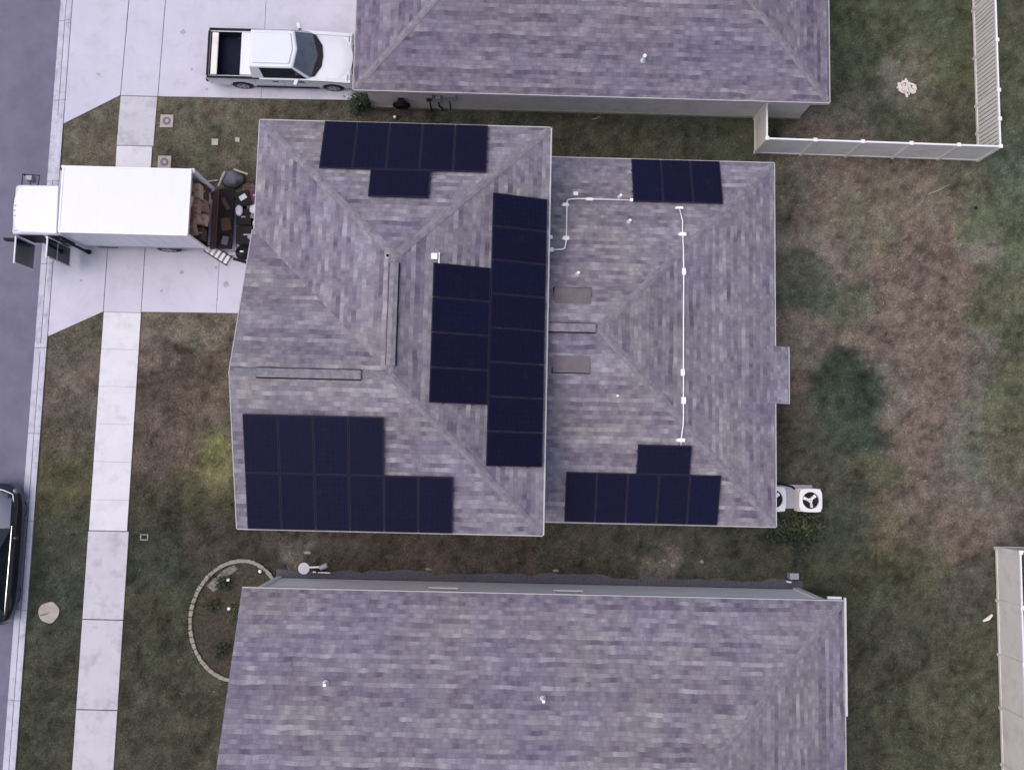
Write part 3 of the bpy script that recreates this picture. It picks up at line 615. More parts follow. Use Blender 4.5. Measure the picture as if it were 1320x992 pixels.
# ------------------------------------------------------------------ solar arrays
def solar_array(label, org, a, b, slope, rows, wp, lp, h):
    z0 = h(*org); nb = Vector((b[0], b[1], slope)).normalized(); na = Vector((a[0], a[1], 0)); nn = na.cross(nb)
    root = bpy.data.objects.new('solar_array', None); C.objects.link(root)
    root['label'] = label; root['category'] = 'solar array'; root['group'] = 'solar panel arrays on the roofs'
    root.matrix_world = Matrix(((na.x, nb.x, nn.x, org[0]), (na.y, nb.y, nn.y, org[1]), (na.z, nb.z, nn.z, z0 + .0), (0, 0, 0, 1)))
    def kid(mb, nm, m, loc=(0, 0, 0), bev=0):
        o = mb.build(nm, m); o.parent = root; o.matrix_parent_inverse = Matrix(); o.location = loc
        if bev: bm_ = o.modifiers.new('b', 'BEVEL'); bm_.width = bev; bm_.segments = 1
        return o
    rl = MB()
    for (xs, ys, nx, land) in rows:
        Lx = wp * nx if not land else lp
        Ly = lp if not land else wp
        for f in (.25, .75): rl.box(xs - .02, xs + Lx + .02, ys + Ly * f - .02, ys + Ly * f + .02, .03, .085)
    kid(rl, 'mounting_rail', M['rail'])
    for (xs, ys, nx, land) in rows:
        for k in range(nx):
            key = (round(wp, 3), round(lp, 3), land)
            wx, ly = (wp - .014, lp - .012) if not land else (lp - .012, wp - .014)
            loc = (xs + (k * wp if not land else 0) + .007, ys + .006, .09)
            if key not in PROTO:
                f = MB(); t = .028
                f.box(0, wx, 0, t, 0, .04).box(0, wx, ly - t, ly, 0, .04).box(0, t, t + .0005, ly - t - .0005, 0, .04).box(wx - t, wx, t + .0005, ly - t - .0005, 0, .04)
                f.box(t, wx - t, t, ly - t, .002, .006)
                o = kid(f, 'solar_panel', M['pframe'], loc)
                gsh = MB().box(t + .001, wx - t - .001, t + .001, ly - t - .001, .02, .036).build('cell_sheet', M['cells']); gsh.parent = o; gsh.matrix_parent_inverse = Matrix()
                PROTO[key] = (o, gsh)
            else:
                po, pg = PROTO[key]; o = po.copy(); C.objects.link(o); o.parent = root; o.matrix_parent_inverse = Matrix(); o.location = loc
                gsh = pg.copy(); C.objects.link(gsh); gsh.parent = o
    return root
PROTO = {}
c1 = math.sqrt(1 + S1 * S1); c2 = math.sqrt(1 + S2 * S2)
LU = 1.685 * c1; LL = 1.61 * c2
solar_array('black solar array of five panels and one sideways on the top roof edge', (-.52, 10.2), (-1, 0), (0, -1), S1, [(0, 0, 5, False), (1.70, LU, 1, True)], 1.02, LU, hu)
solar_array('tall array of eight stacked panels beside four more at the roof step', (1.34, -.32), (0, 1), (-1, 0), S1, [(0, 0, 8, False), (1.80, LU + .01, 4, False)], 1.032, LU, hu)
solar_array('large array of ten panels in two rows at the lower left roof corner', (-7.38, -2.30), (1, 0), (0, 1), S1, [(0, 0, 6, False), (0, LU, 4, False)], 1.02, LU, hu)
solar_array('small array of only three panels in one row on the lower roof', (7.31, 10.03), (-1, 0), (0, -1), S2, [(0, 0, 3, False)], 1.0, LL, hl)
solar_array('array of five panels topped by one sideways panel, beside the AC units', (2.25, -2.04), (1, 0), (0, 1), S2, [(0, 0, 5, False), (2.25, LL, 1, True)], 1.0, LL, hl)

# ------------------------------------------------------------------ conduits on the roof
def conduit(label, h, pts, boxes, r=.017):
    ps = []
    ctrl = [on(h, *p, .085) for p in pts]
    for k, p in enumerate(ctrl):      # rounded elbows
        if 0 < k < len(ctrl) - 1:
            a, b = ctrl[k - 1], ctrl[k + 1]; da = (a - p); db = (b - p); rr = min(.16, da.length * .3, db.length * .3)
            if da.normalized().dot(db.normalized()) > -.96:
                for t in (0, .25, .5, .75, 1):
                    q = (p + da.normalized() * rr) * (1 - t) ** 2 + p * 2 * t * (1 - t) + (p + db.normalized() * rr) * t * t; ps.append(q)
                continue
        ps.append(p)
    root = thing('electrical_conduit', label, 'conduit', (0, 0, 0), 'white conduits on the lower roof')
    P(root, 'pipe', MB().tube(ps, r * 1.35, 8), M['pvc'], smooth=True)
    for px_, py_, sx_, sy_ in boxes:
        p = on(h, px_, py_, .05)
        bx = P(root, 'junction_box', MB().box(p.x - sx_ / 2, p.x + sx_ / 2, p.y - sy_ / 2, p.y + sy_ / 2, p.z - .08, p.z + .07), M['pvc'], bevel=.012)
        PP(bx, 'mounting_foot', MB().box(p.x - sx_ / 2 - .03, p.x + sx_ / 2 + .03, p.y - .03, p.y + .03, p.z - .10, p.z - .03), M['vinyl'])
conduit('short white conduit bent round two corners beside the middle solar array', hl, [(708, 322), (728, 321), (730, 310), (731, 257), (745, 256), (815, 258)],
        [(710, 322, .17, .14), (729.5, 307, .2, .13), (729, 264, .2, .12), (760, 257, .22, .09), (814, 258, .1, .1)])
conduit('long thin white conduit running straight down the lower roof between two solar arrays', hl, [(876, 269), (880, 285), (880, 302), (880.5, 308), (880.7, 313), (881, 318), (881, 324), (881, 332), (881.5, 350), (881, 420), (881, 480), (881, 500), (881, 517), (881, 530), (881, 545), (878, 567), (878, 574)],
        [(876, 268, .22, .08), (880, 302, .22, .12), (881.5, 350, .12, .22), (880, 480, .12, .22), (881, 516, .14, .22), (878, 567, .24, .12)], .015)
p = on(hu, 561, 331, .03)
pb = thing('combiner_box', 'small white junction box with upright conduit stub above the four-panel column', 'junction box', tuple(p))
P(pb, 'enclosure', MB().box(p.x - .11, p.x + .07, p.y - .08, p.y + .1, p.z - .05, p.z + .09), M['pvc'], bevel=.01); P(pb, 'conduit_stub', MB().tube([(p.x + .12, p.y + .13, p.z + .02), (p.x + .12, p.y - .2, p.z + .05)], .02), M['pvc'])

# ------------------------------------------------------------------ neighbour houses
def hip_house(name, label, ex0, ex1, ey0, ey1, ze, s, wx0, wx1, wy0, wy1, mroof, mwall, gable=False):
    root = thing(name, label, 'house', (0, 0, 0)); hw = (ey1 - ey0) / 2; ym = (ey0 + ey1) / 2; zr = ze + s * hw
    a = (ex0 + (0 if gable else hw), ym, zr); b = (ex1 - hw, ym, zr)
    rf = roof_mesh('roof', [([(ex0, ey0, ze), (ex1, ey0, ze), b, a], (0, 1)), ([(ex0, ey1, ze), (ex1, ey1, ze), b, a], (0, -1)),
                       ([(ex1, ey0, ze), (ex1, ey1, ze), b], (-1, 0))] + ([] if gable else [([(ex0, ey0, ze), (ex0, ey1, ze), a], (1, 0))]), mroof, root)
    caps(root, ([] if gable else [((ex0, ey0, ze), a), ((ex0, ey1, ze), a)]) + [((ex1, ey0, ze), b), ((ex1, ey1, ze), b), (a, b)])
    if gable:
        gb = MB(); g0 = ex0 + .45; gb.v = [(g0, ey0 + .1, ze - .14), (g0, ey1 - .1, ze - .14), (g0, ym, zr - .1), (g0 + .1, ey0 + .1, ze - .14), (g0 + .1, ey1 - .1, ze - .14), (g0 + .1, ym, zr - .1)]
        gb.f = [(0, 1, 2), (3, 5, 4), (0, 2, 5, 3), (1, 4, 5, 2), (0, 3, 4, 1)]; P(root, 'gable_wall', gb, mwall)
    f = MB(); edge(f, (ex0, ey0), (ex1, ey0), (0, -1), ze); edge(f, (ex0, ey1), (ex1, ey1), (0, 1), ze); gable or edge(f, (ex0, ey0), (ex0, ey1), (-1, 0), ze); edge(f, (ex1, ey0), (ex1, ey1), (1, 0), ze)
    P(root, 'fascia', f, M['fascia']); P(root, 'wall', MB().box(wx0, wx1, wy0, wy1, 0, ze - .15), mwall)
    P(root, 'soffit', MB().box(ex0 + .01, ex1 - .01, ey0 + .01, ey1 - .01, ze - .14, ze - .12), M['fascia'])
    h = lambda x, y: ze + s * min(y - ey0, ey1 - y, 99 if gable else x - ex0, ex1 - x)
    return root, h
nh, hn = hip_house('neighbour_house', 'house with violet grey shingle roof across the top behind the white pickup', -5.2, 11.12, 12.28, 24.3, 2.9, .42, -4.9, 10.88, 12.66, 24.0, M['shingle_n'], M['siding'])
pipe_vent(nh, on(hn, 829, 78), .45, .06, .1)
P(nh, 'foundation', MB().box(-4.93, 10.91, 12.62, 24.03, -.05, .16), M['stone'])
window(nh, 10.88, 15.5, .9, 1.2, 1.2, (1, 0))
sh, hs = hip_house('neighbour_house', 'house with long bluish shingle roof along the bottom beside the round flower bed', -8.06, 11.33, -16.4, -4.40, 3.1, .42, -7.55, 10.74, -16.0, -4.425, M['shingle'], M['siding_pale'], True)
for x_ in (-1.65, 2.5): 
    wv = P(sh, 'window', MB().box(x_ - .45, x_ + .45, -4.425, -4.405, 2.1, 2.7), M['glass'])
    PP(wv, 'frame', MB().box(x_ - .5, x_ + .5, -4.425, -4.385, 2.7, 2.76).box(x_ - .5, x_ + .5, -4.425, -4.37, 2.04, 2.1).box(x_ - .5, x_ - .45, -4.425, -4.39, 2.1, 2.7).box(x_ + .45, x_ + .5, -4.425, -4.39, 2.1, 2.7), M['vinyl_cap'])
P(sh, 'corner_trim', MB().box(10.55, 10.78, -4.425, -4.37, 0, 2.94), M['vinyl_cap']); P(sh, 'corner_trim', MB().box(-7.6, -7.4, -4.425, -4.38, 0, 2.94), M['vinyl_cap'])
P(sh, 'gutter', MB().box(10.85, 11.3, -4.36, -4.28, 2.9, 3.0).box(11.365, 11.42, -8, -4.3, 2.95, 3.09), M['cream_edge'])
pipe_vent(sh, on(hs, 700, 900), .4, .05, .1); pipe_vent(sh, on(hs, 420, 880), .3, .05, .1)

# utilities on the north neighbour's wall
hr = thing('hose_reel', 'black hose coiled on a wall bracket under the top house eave', 'hose reel', (-3.75, 12.5, .75))
P(hr, 'hose', MB().tube([(-3.75 + .27 * math.cos(t), 12.5, .75 + .27 * math.sin(t)) for t in np.linspace(0, 2 * PI, 20, endpoint=False)], .06, 8, True).tube([(-3.75 + .2 * math.cos(t), 12.44, .75 + .22 * math.sin(t)) for t in np.linspace(0, 2 * PI, 20, endpoint=False)], .045, 8, True), M['black'], smooth=True)
P(hr, 'bracket', MB().box(-3.85, -3.65, 12.5, 12.655, .65, 1.1), M['black'])
em = thing('utility_boxes', 'grey electric meter with disconnect box and pipes on the top house wall', 'electric meter', (-2.5, 12.6, 1.2))
P(em, 'meter_box', MB().box(-2.85, -2.58, 12.5, 12.655, 1.2, 1.7), M['grey_metal'], bevel=.02); P(em, 'meter_dial', MB().tube([(-2.71, 12.5, 1.5), (-2.71, 12.42, 1.5)], .09, 16), M['glass'])
P(em, 'disconnect_box', MB().box(-2.5, -2.3, 12.53, 12.655, 1.1, 1.5), M['grey_metal'], bevel=.015); P(em, 'control_box', MB().box(-2.2, -1.75, 12.52, 12.655, 1.25, 1.75), M['grey_metal'], bevel=.015)
P(em, 'pipe', MB().tube([(-2.71, 12.58, 1.2), (-2.71, 12.58, 0)], .03).tube([(-2.4, 12.6, 1.1), (-2.4, 12.58, .5), (-2.3, 12.58, .3), (-2.3, 12.58, 0)], .03).tube([(-2.0, 12.6, 1.25), (-2.0, 12.58, .2)], .025), M['black'])

# ------------------------------------------------------------------ fences
def fence(root, runs, h=1.83):
    """runs: list of (start, end, post positions, picket side, gapped?)"""
    for (p, q, posts, gap) in runs:
        p = Vector(p); q = Vector(q); d = q - p; ln = d.length; t = d.normalized(); rz = math.atan2(t.y, t.x); c = (p + q) / 2
        P(root, 'top_rail', MB().cbox((c.x, c.y, h - .05), (ln, .06, .10), rz), M['vinyl_cap'])
        P(root, 'bottom_rail', MB().cbox((c.x, c.y, .1), (ln, .055, .12), rz), M['vinyl'])
        pk = MB(); step = .155 if gap else .15; n = int(ln / step); wd = .118 if gap else ln / n - .0015
        for k in range(n):
            o = p + t * (k + .5) * ln / n; pk.cbox((o.x, o.y, h / 2 + .03), (wd, .024, h - .26), rz)
        P(root, 'picket_panel', pk, M['vinyl'])
        for s_ in posts:
            o = p + t * s_; pp = P(root, 'fence_post', MB().cbox((o.x, o.y, h / 2 + .0), (.10, .10, h + .02), rz), M['vinyl'])
            PP(pp, 'post_cap', MB().cbox((o.x, o.y, h + .02), (.135, .135, .03), rz), M['vinyl_cap'])
fn = thing('vinyl_fence', 'white vinyl privacy fence closing in the upper right back yard', 'fence', (13.4, 12, 0))
fence(fn, [((9.24, 12.6), (9.24, 11.3), [.0], False), ((9.24, 11.3), (17.5, 11.24), [.0, 1.7, 3.38, 5.1, 6.78, 8.26], False), ((17.5, 11.24), (17.44, 30), [1.0, 2.05, 3.9, 5.75, 7.6, 9.5, 11.4], True)])
fs = thing('vinyl_fence', 'short stretch of pinkish white fence at the lower right edge', 'fence', (17.8, -3, 0))
fence(fs, [((17.76, -2.8), (17.76, -14), [.03, 1.85, 3.7, 5.5, 7.4, 9.2, 11.1], False), ((17.76, -2.8), (24, -2.8), [1.85, 3.7, 5.5], False)])

# ------------------------------------------------------------------ AC units
def ac(label, x, y, sz, loc_group=True):
    r = thing('air_conditioner', label, 'air conditioner', (x, y, 0), 'AC condensers on the pad'); h = .8; s = sz / 2
    lv = MB().box(x - s + .03, x + s - .03, y - s + .03, y + s - .03, .06, h - .12)
    P(r, 'coil_body', lv, M['grey_metal'])
    sl_ = MB()
    for k in range(8): sl_.box(x - s, x + s, y - s, y + s, .1 + k * .075, .13 + k * .075)
    P(r, 'louver', sl_, M['vinyl'])
    # top cover: rounded square ring with a round opening
    t = MB(); n = 32; i = 0
    def rsq(a, k): 
        c_, s_ = math.cos(a), math.sin(a); e = 5.; rr = s * 1.02 / (abs(c_) ** e + abs(s_) ** e) ** (1 / e); return (x + rr * c_, y + rr * s_)
    o_ = [rsq(2 * PI * k / n, k) for k in range(n)]; ri = s * .74
    in_ = [(x + ri * math.cos(2 * PI * k / n), y + ri * math.sin(2 * PI * k / n)) for k in range(n)]
    t.v += [(a, b, h) for a, b in o_] + [(a, b, h + .02) for a, b in in_] + [(a, b, h - .06) for a, b in o_] + [(a, b, h - .1) for a, b in in_]
    for k in range(n):
        j = (k + 1) % n; t.f += [(k, j, n + j, n + k), (k, 2 * n + k, 2 * n + j, j), (n + k, n + j, 3 * n + j, 3 * n + k)]
    P(r, 'top_cover', t, M['vinyl_cap'], smooth=False)
    P(r, 'fan_well', MB().tube([(x, y, h - .115), (x, y, h - .105)], ri * 1.06, 24), M['black'])
    fb_ = MB()
    for k in range(3):
        a = k * 2 * PI / 3 + .5; c_, s_ = math.cos(a), math.sin(a)
        fb_.quad((x + ri * .1 * math.cos(a - .8), y + ri * .1 * math.sin(a - .8), h - .05), (x + ri * .86 * math.cos(a), y + ri * .86 * math.sin(a), h - .045), (x + ri * .9 * math.cos(a + .42), y + ri * .9 * math.sin(a + .42), h - .075), (x + ri * .3 * math.cos(a + .9), y + ri * .3 * math.sin(a + .9), h - .07))
    P(r, 'fan', fb_.tube([(x, y, h - .1), (x, y, h - .02)], ri * .26, 14), M['pvc'])
    g_ = MB()
    for rr in (.55,): g_.tube([(x + ri * rr * math.cos(a), y + ri * rr * math.sin(a), h + .01) for a in np.linspace(0, 2 * PI, 24, endpoint=False)], .004, 4, True)
    for k in range(4): a = k * PI / 2; g_.tube([(x, y, h + .015), (x + ri * math.cos(a), y + ri * math.sin(a), h + .01)], .004, 4)
    P(r, 'fan_guard', g_, M['grille']); return r
ac('white AC condenser with round fan standing clear of the roof on the pad', 10.97, -1.29, .79); ac('AC condenser half hidden beneath the roof edge of the lower roof', 9.68, -1.27, .85)
tag(MB().box(9.1, 11.25, -1.62, -.78, -.05, .06).build('condenser_pad', M['curb'], bevel=.01), 'pale concrete pad under the two AC condensers', 'pad')
tag(MB().tube([(8.87, -.95, .35), (9.3, -.75, .3), (10.1, -.76, .25), (10.5, -.85, .15), (10.66, -1.0, .3)], .035, 8).tube([(8.87, -.85, .3), (9.6, -.72, .2), (10.0, -.74, .12)], .022, 6).build('refrigerant_line', M['black'], smooth=True), 'black insulated refrigerant line running over the pad to the AC condensers', 'pipe')

# ------------------------------------------------------------------ plants
def leafball(center, rad, n, sz, seed, flat=.7):
    r = np.random.default_rng(seed); V = []; F = []
    cl = r.normal(0, 1, (9, 3)); cl /= np.linalg.norm(cl, axis=1)[:, None]; cl[:, 2] = np.abs(cl[:, 2])
    for k in range(n):
        q = cl[r.integers(9)] * r.uniform(.3, .85) + r.normal(0, .27, 3)
        p = np.array(center) + q * np.array(rad); p[2] = max(p[2], .02)
        a = r.normal(0, 1, 3); a[2] *= .5; a /= np.linalg.norm(a); b = np.cross(a, r.normal(0, 1, 3)); b /= np.linalg.norm(b)
        s = sz * r.uniform(.6, 1.4); i = len(V)
        V += [tuple(p - a * s), tuple(p + b * s * .38), tuple(p + a * s), tuple(p - b * s * .38)]; F.append((i, i + 1, i + 2, i + 3))
    m = MB(); m.v = V; m.f = F; return m
def shrub(label, c, rad, n, sz, m, seed, grp=None):
    r = thing('shrub', label, 'shrub', (c[0], c[1], 0), grp)
    P(r, 'foliage', leafball((c[0], c[1], rad[2] * .45), rad, n, sz, seed), m)
    b = MB()
    for k in range(5): a = k * 1.3; b.tube([(c[0], c[1], -.02), (c[0] + math.cos(a) * rad[0] * .3, c[1] + math.sin(a) * rad[1] * .3, rad[2] * .4), (c[0] + math.cos(a) * rad[0] * .55, c[1] + math.sin(a) * rad[1] * .55, rad[2] * .8)], [.015, .01, .005], 5)
    P(r, 'stem', b, M['bark']); return r
shrub('low leafy shrub right behind the clear AC condenser near the house corner', (10.9, -2.12), (.6, .36, .4), 800, .08, M['leaf2'], 3)
shrub('low leafy shrub under the lower right roof corner', (9.95, -2.15), (.5, .38, .34), 700, .075, M['leaf'], 4)
shrub('dark weedy patch spreading behind the two AC condensers', (10.5, -2.6), (1.1, .4, .16), 900, .07, M['leaf'], 14)
shrub('dark rounded shrub at the corner of the top house next to the pickup', (-5.25, 12.65), (.42, .5, .7), 1400, .055, M['leaf'], 5)
for i_, (x_, y_, r_, m_, lb) in enumerate(((-9.4, -4.6, .32, 'leaf', 'dark shrub at the back of the round flower bed'), (-8.9, -5.6, .3, 'leaf2', 'pale olive shrub beside the house wall in the round bed'), (-9.75, -5.45, .28, 'leaf2', 'olive shrub near the left rim of the round flower bed'), (-9.3, -6.9, .4, 'leaf', 'large dark shrub in the lower half of the round flower bed'))):
    shrub(lb, (x_, y_), (r_, r_, r_ * .8), 380, .045, M[m_], 20 + i_, 'shrubs in the round flower bed')
shrub('yellow green weeds growing against the left side of the house', (-8.75, .05), (.6, 1.0, .16), 1300, .04, M['leaf3'], 31)

# round flower bed
struct(MB().prism([(-8.75 + 1.7 * math.cos(a) * (1 if math.cos(a) < 0 else .85), -5.9 + 2.0 * math.sin(a)) for a in np.linspace(0, 2 * PI, 40, endpoint=False)], -.08, .025).build('flower_bed_soil', M['mulch']))
ed = MB(); random.seed(3)
for a in np.linspace(.15 * PI, 1.75 * PI, 46):
    cx = -8.75 + 1.74 * math.cos(a) * (1 if math.cos(a) < 0 else .85); cy = -5.9 + 2.04 * math.sin(a)
    ta = math.atan2(2.04 * math.cos(a), -1.74 * math.sin(a)); ed.cbox((cx, cy, .05), (.2, .11 + random.uniform(0, .03), .12 + random.uniform(-.02, .02)), ta + random.uniform(-.12, .12))
tag(ed.build('garden_edging', M['stone'], bevel=.012), 'curved ring of grey edging stones round the flower bed', 'edging')
tag(MB().prism([(-10.0 + .0, -4.75), (-9.75, -4.5), (-9.45, -4.2), (-9.1, -4.02), (-8.95, -4.15), (-9.25, -4.4), (-9.5, -4.75), (-9.75, -4.95)], .0, .035).build('pebble_patch', M['pebble']), 'crescent of pale pebbles inside the flower bed rim', 'pebbles')['kind'] = 'stuff'
for x_, y_, lb in ((-9.22, -4.5, 'near the pebble crescent of the flower bed'), (-8.13, -4.19, 'on the rim of the flower bed nearest the wall'), (-9.14, -5.48, 'in the middle of the flower bed'), (-9.93, -4.42, 'on the upper left rim of the flower bed')):
    small = lb.startswith('on the upper'); g_ = thing('garden_light', ('dim grey' if small else 'bright white') + ' solar garden light ' + lb, 'garden light', (x_, y_, 0), 'garden lights in the flower bed')
    P(g_, 'globe', MB().ball((x_, y_, .22), .062 if not small else .05, 12, 8), M['pvc'] if not small else M['grey_metal'], smooth=True); P(g_, 'stake', MB().tube([(x_, y_, -.02), (x_, y_, .18)], .012), M['black'])
# dish at the south house wall
sd = thing('satellite_dish', 'round white dish with arm beside the bottom house wall', 'satellite dish', (-6.6, -4.2, 0))
x_, y_, z_ = -6.55, -4.02, .55
P(sd, 'dish', MB().tube([(x_, y_, z_ - .02), (x_, y_, z_ + .02), (x_, y_, z_ + .035)], [.12, .2, .19], 24), M['white_cloth'], smooth=False)
P(sd, 'arm', MB().tube([(x_ + .15, y_ + .04, z_), (x_ + .58, y_ + .06, z_ + .02)], .035).tube([(x_ + .3, y_ - .12, z_ - .05), (x_ + .9, y_ - .14, z_ - .05)], .022), M['vinyl_cap'])
P(sd, 'receiver', MB().tube([(x_ + .55, y_ + .02, z_), (x_ + .8, y_ + .14, z_ + .03)], .085, 10), M['grey_metal']); P(sd, 'mast', MB().tube([(x_, y_, 0), (x_, y_, z_)], .03).tube([(x_ + .45, y_ - .1, 0), (x_ + .45, y_ - .1, z_)], .04), M['steel_dark'])

# ------------------------------------------------------------------ small things in the yards
def lid(label, px_, py_, s, hole, m='slab'):
    x, y = at(px_, py_, .03); r = thing('utility_cover', label, 'utility cover', (x, y, 0), 'utility covers in the grass')
    P(r, 'pad', MB().box(x - s / 2, x + s / 2, y - s / 2, y + s / 2, -.05, .045), M[m], bevel=.012)
    if hole: P(r, 'lid', MB().tube([(x, y, .03), (x, y, .056)], hole, 20), M['joint']); P(r, 'lid_centre', MB().tube([(x + .01, y, .05), (x + .01, y, .064)], hole * .45, 14), M['slab'])
lid('square pale utility cover nearest the neighbour driveway', 215, 156, .48, .15); lid('square pale utility cover just behind the box truck', 212, 209, .48, .15)
lid('small square grey cover in the strip of grass left of the house corner', 277, 183, .24, 0); lid('smallest grey cover beside the small square one', 306, 180, .17, 0)
x, y = at(186, 692, .02); vb = thing('valve_box', 'tiny open valve box in the front lawn beside the sidewalk', 'valve box', (x, y, 0)); P(vb, 'rim', MB().box(x - .14, x + .14, y + .07, y + .11, -.03, .04).box(x - .14, x + .14, y - .11, y - .07, -.03, .04).box(x - .14, x - .1, y - .07, y + .07, -.03, .04).box(x + .1, x + .14, y - .07, y + .07, -.03, .04), M['stone']); P(vb, 'lid', MB().box(x - .1, x + .1, y - .07, y + .07, -.03, .01), M['black'])
x, y = at(63, 789, .03); rs = thing('round_slab', 'round pale stone slab with a dark crack beside the road at bottom left', 'stone slab', (x, y, 0))
P(rs, 'disc', MB().prism([(x + (.36 + .02 * math.sin(3 * a)) * math.cos(a), y + (.36 + .02 * math.cos(5 * a)) * math.sin(a)) for a in np.linspace(0, 2 * PI, 26, endpoint=False)], -.05, .05), M['slab'], bevel=.015)
P(rs, 'crack', MB().prism([(x - .3, y - .08), (x - .05, y - .02), (x + .05, y + .04), (x + .03, y - .0), (x - .06, y - .07), (x - .28, y - .13)], .04, .056), M['joint'])
random.seed(11); x, y = at(1169, 113, .05); pile = MB()
for k in range(60):
    a = random.uniform(0, 2 * PI); rr = .34 * math.sqrt(random.random())
    pile.cbox((x + rr * math.cos(a), y + rr * .8 * math.sin(a), .03 + random.uniform(0, .1) * (1 - rr / .36)), (random.uniform(.08, .22), random.uniform(.03, .08), .03), 0, Matrix.Rotation(random.uniform(0, PI), 3, 'Z') @ Matrix.Rotation(random.uniform(-.4, .4), 3, 'X'))
tag(pile.build('debris_pile', M['rubble']), 'heap of pale broken scraps in the fenced upper right yard', 'debris')
for nm, lb, ct, px_, py_, ln, rz, m_ in (('stick', 'pale stick lying on the grass between the middle and top houses', 'stick', 768, 152, .35, .4, 'slab'), ('branch', 'thin dry branch lying in the back yard below the fence corner', 'branch', 1210, 244, .9, .45, 'slab'), ('scrap', 'white scrap on the ground at the foot of the lower right fence', 'scrap', 1273, 796, .4, .6, 'vinyl')):
    x, y = at(px_, py_, .02); d = Vector((math.cos(rz), math.sin(rz), 0)) * ln / 2; c = Vector((x, y, .03))
    tag(MB().tube([c - d, c + Vector((.02, -.02, .01)), c + d], [.012, .016, .008] if nm != 'scrap' else [.03, .07, .04], 6).build(nm, M[m_]), lb, ct)
x, y = at(509, 151, .1); gl_ = thing('ground_spotlight', 'small white spotlight in the grass below the hose reel', 'spotlight', (x, y, 0)); P(gl_, 'head', MB().ball((x, y, .12), .06, 10, 7), M['pvc'], smooth=True); P(gl_, 'stake', MB().tube([(x, y, -.02), (x, y, .1)], .012), M['black'])
x, y = at(1258, 268, 0); tag(MB().prism([(x + .07 * math.cos(a), y + .06 * math.sin(a)) for a in np.linspace(0, 2 * PI, 10, endpoint=False)], -.02, .02).build('drain_cap', M['black']), 'tiny black drain cap near the right side of the back yard', 'drain cap')
x, y = 10.5, -3.95; ub = thing('utility_pedestal', 'small grey box on the gravel by the bottom house right corner', 'utility box', (x, y, 0)); P(ub, 'cabinet', MB().box(x - .16, x + .16, y - .1, y + .12, 0, .4), M['grey_metal'], bevel=.02); P(ub, 'spigot', MB().tube([(x - .2, y - .2, .1), (x - .05, y - .22, .18)], .03), M['pvc'])
# scattered stones on the gravel strip side
random.seed(8)
for k, (px_, py_) in enumerate(((857, 722), (868, 728), (716, 735), (905, 724), (552, 733), (397, 712))):
    x, y = at(px_, py_, .03); tag(MB().ball((x, y, .02), (.07 + .03 * (k % 3), .05 + .02 * (k % 2), .04), 8, 6, .18).build('rock', M['stone']), ('small pale rock in the strip below the five-panel lower roof array', 'larger pale rock in the strip below the five-panel lower roof array', 'rock in the strip between houses, just right of the roof step', 'rock in the strip between houses, nearest the AC shrubs', 'rock in the strip between houses above the first window head', 'flat rock in the grass just above the satellite dish')[k], 'rock', 'rocks between the houses')

# ------------------------------------------------------------------ wheels
def wheel(root, x, y, z, r, w, side):
    b = MB().tube([(x, y - w / 2, z), (x, y - w * .42, z), (x, y + w * .42, z), (x, y + w / 2, z)], [r * .88, r, r, r * .88], 24)
    t = P(root, 'wheel', b, M['rubber'], smooth=False, bevel=0)
    ys = y + side * (w / 2 + .006); rm = MB().tube([(x, ys, z), (x, ys + side * .012, z)], r * .62, 20)
    PP(t, 'rim', rm, M['rim']); hb = MB()
    for k in range(5): a = k * 2 * PI / 5; hb.cbox((x + math.cos(a + .6) * r * .4, ys + side * .014, z + math.sin(a + .6) * r * .4), (r * .16, .01, r * .16))
    PP(t, 'rim_hole', hb, M['black']); return t
def arch(cx, r, n=8): return [(cx + r * math.cos(a), .36 + r * math.sin(a)) for a in np.linspace(0, PI, n)]

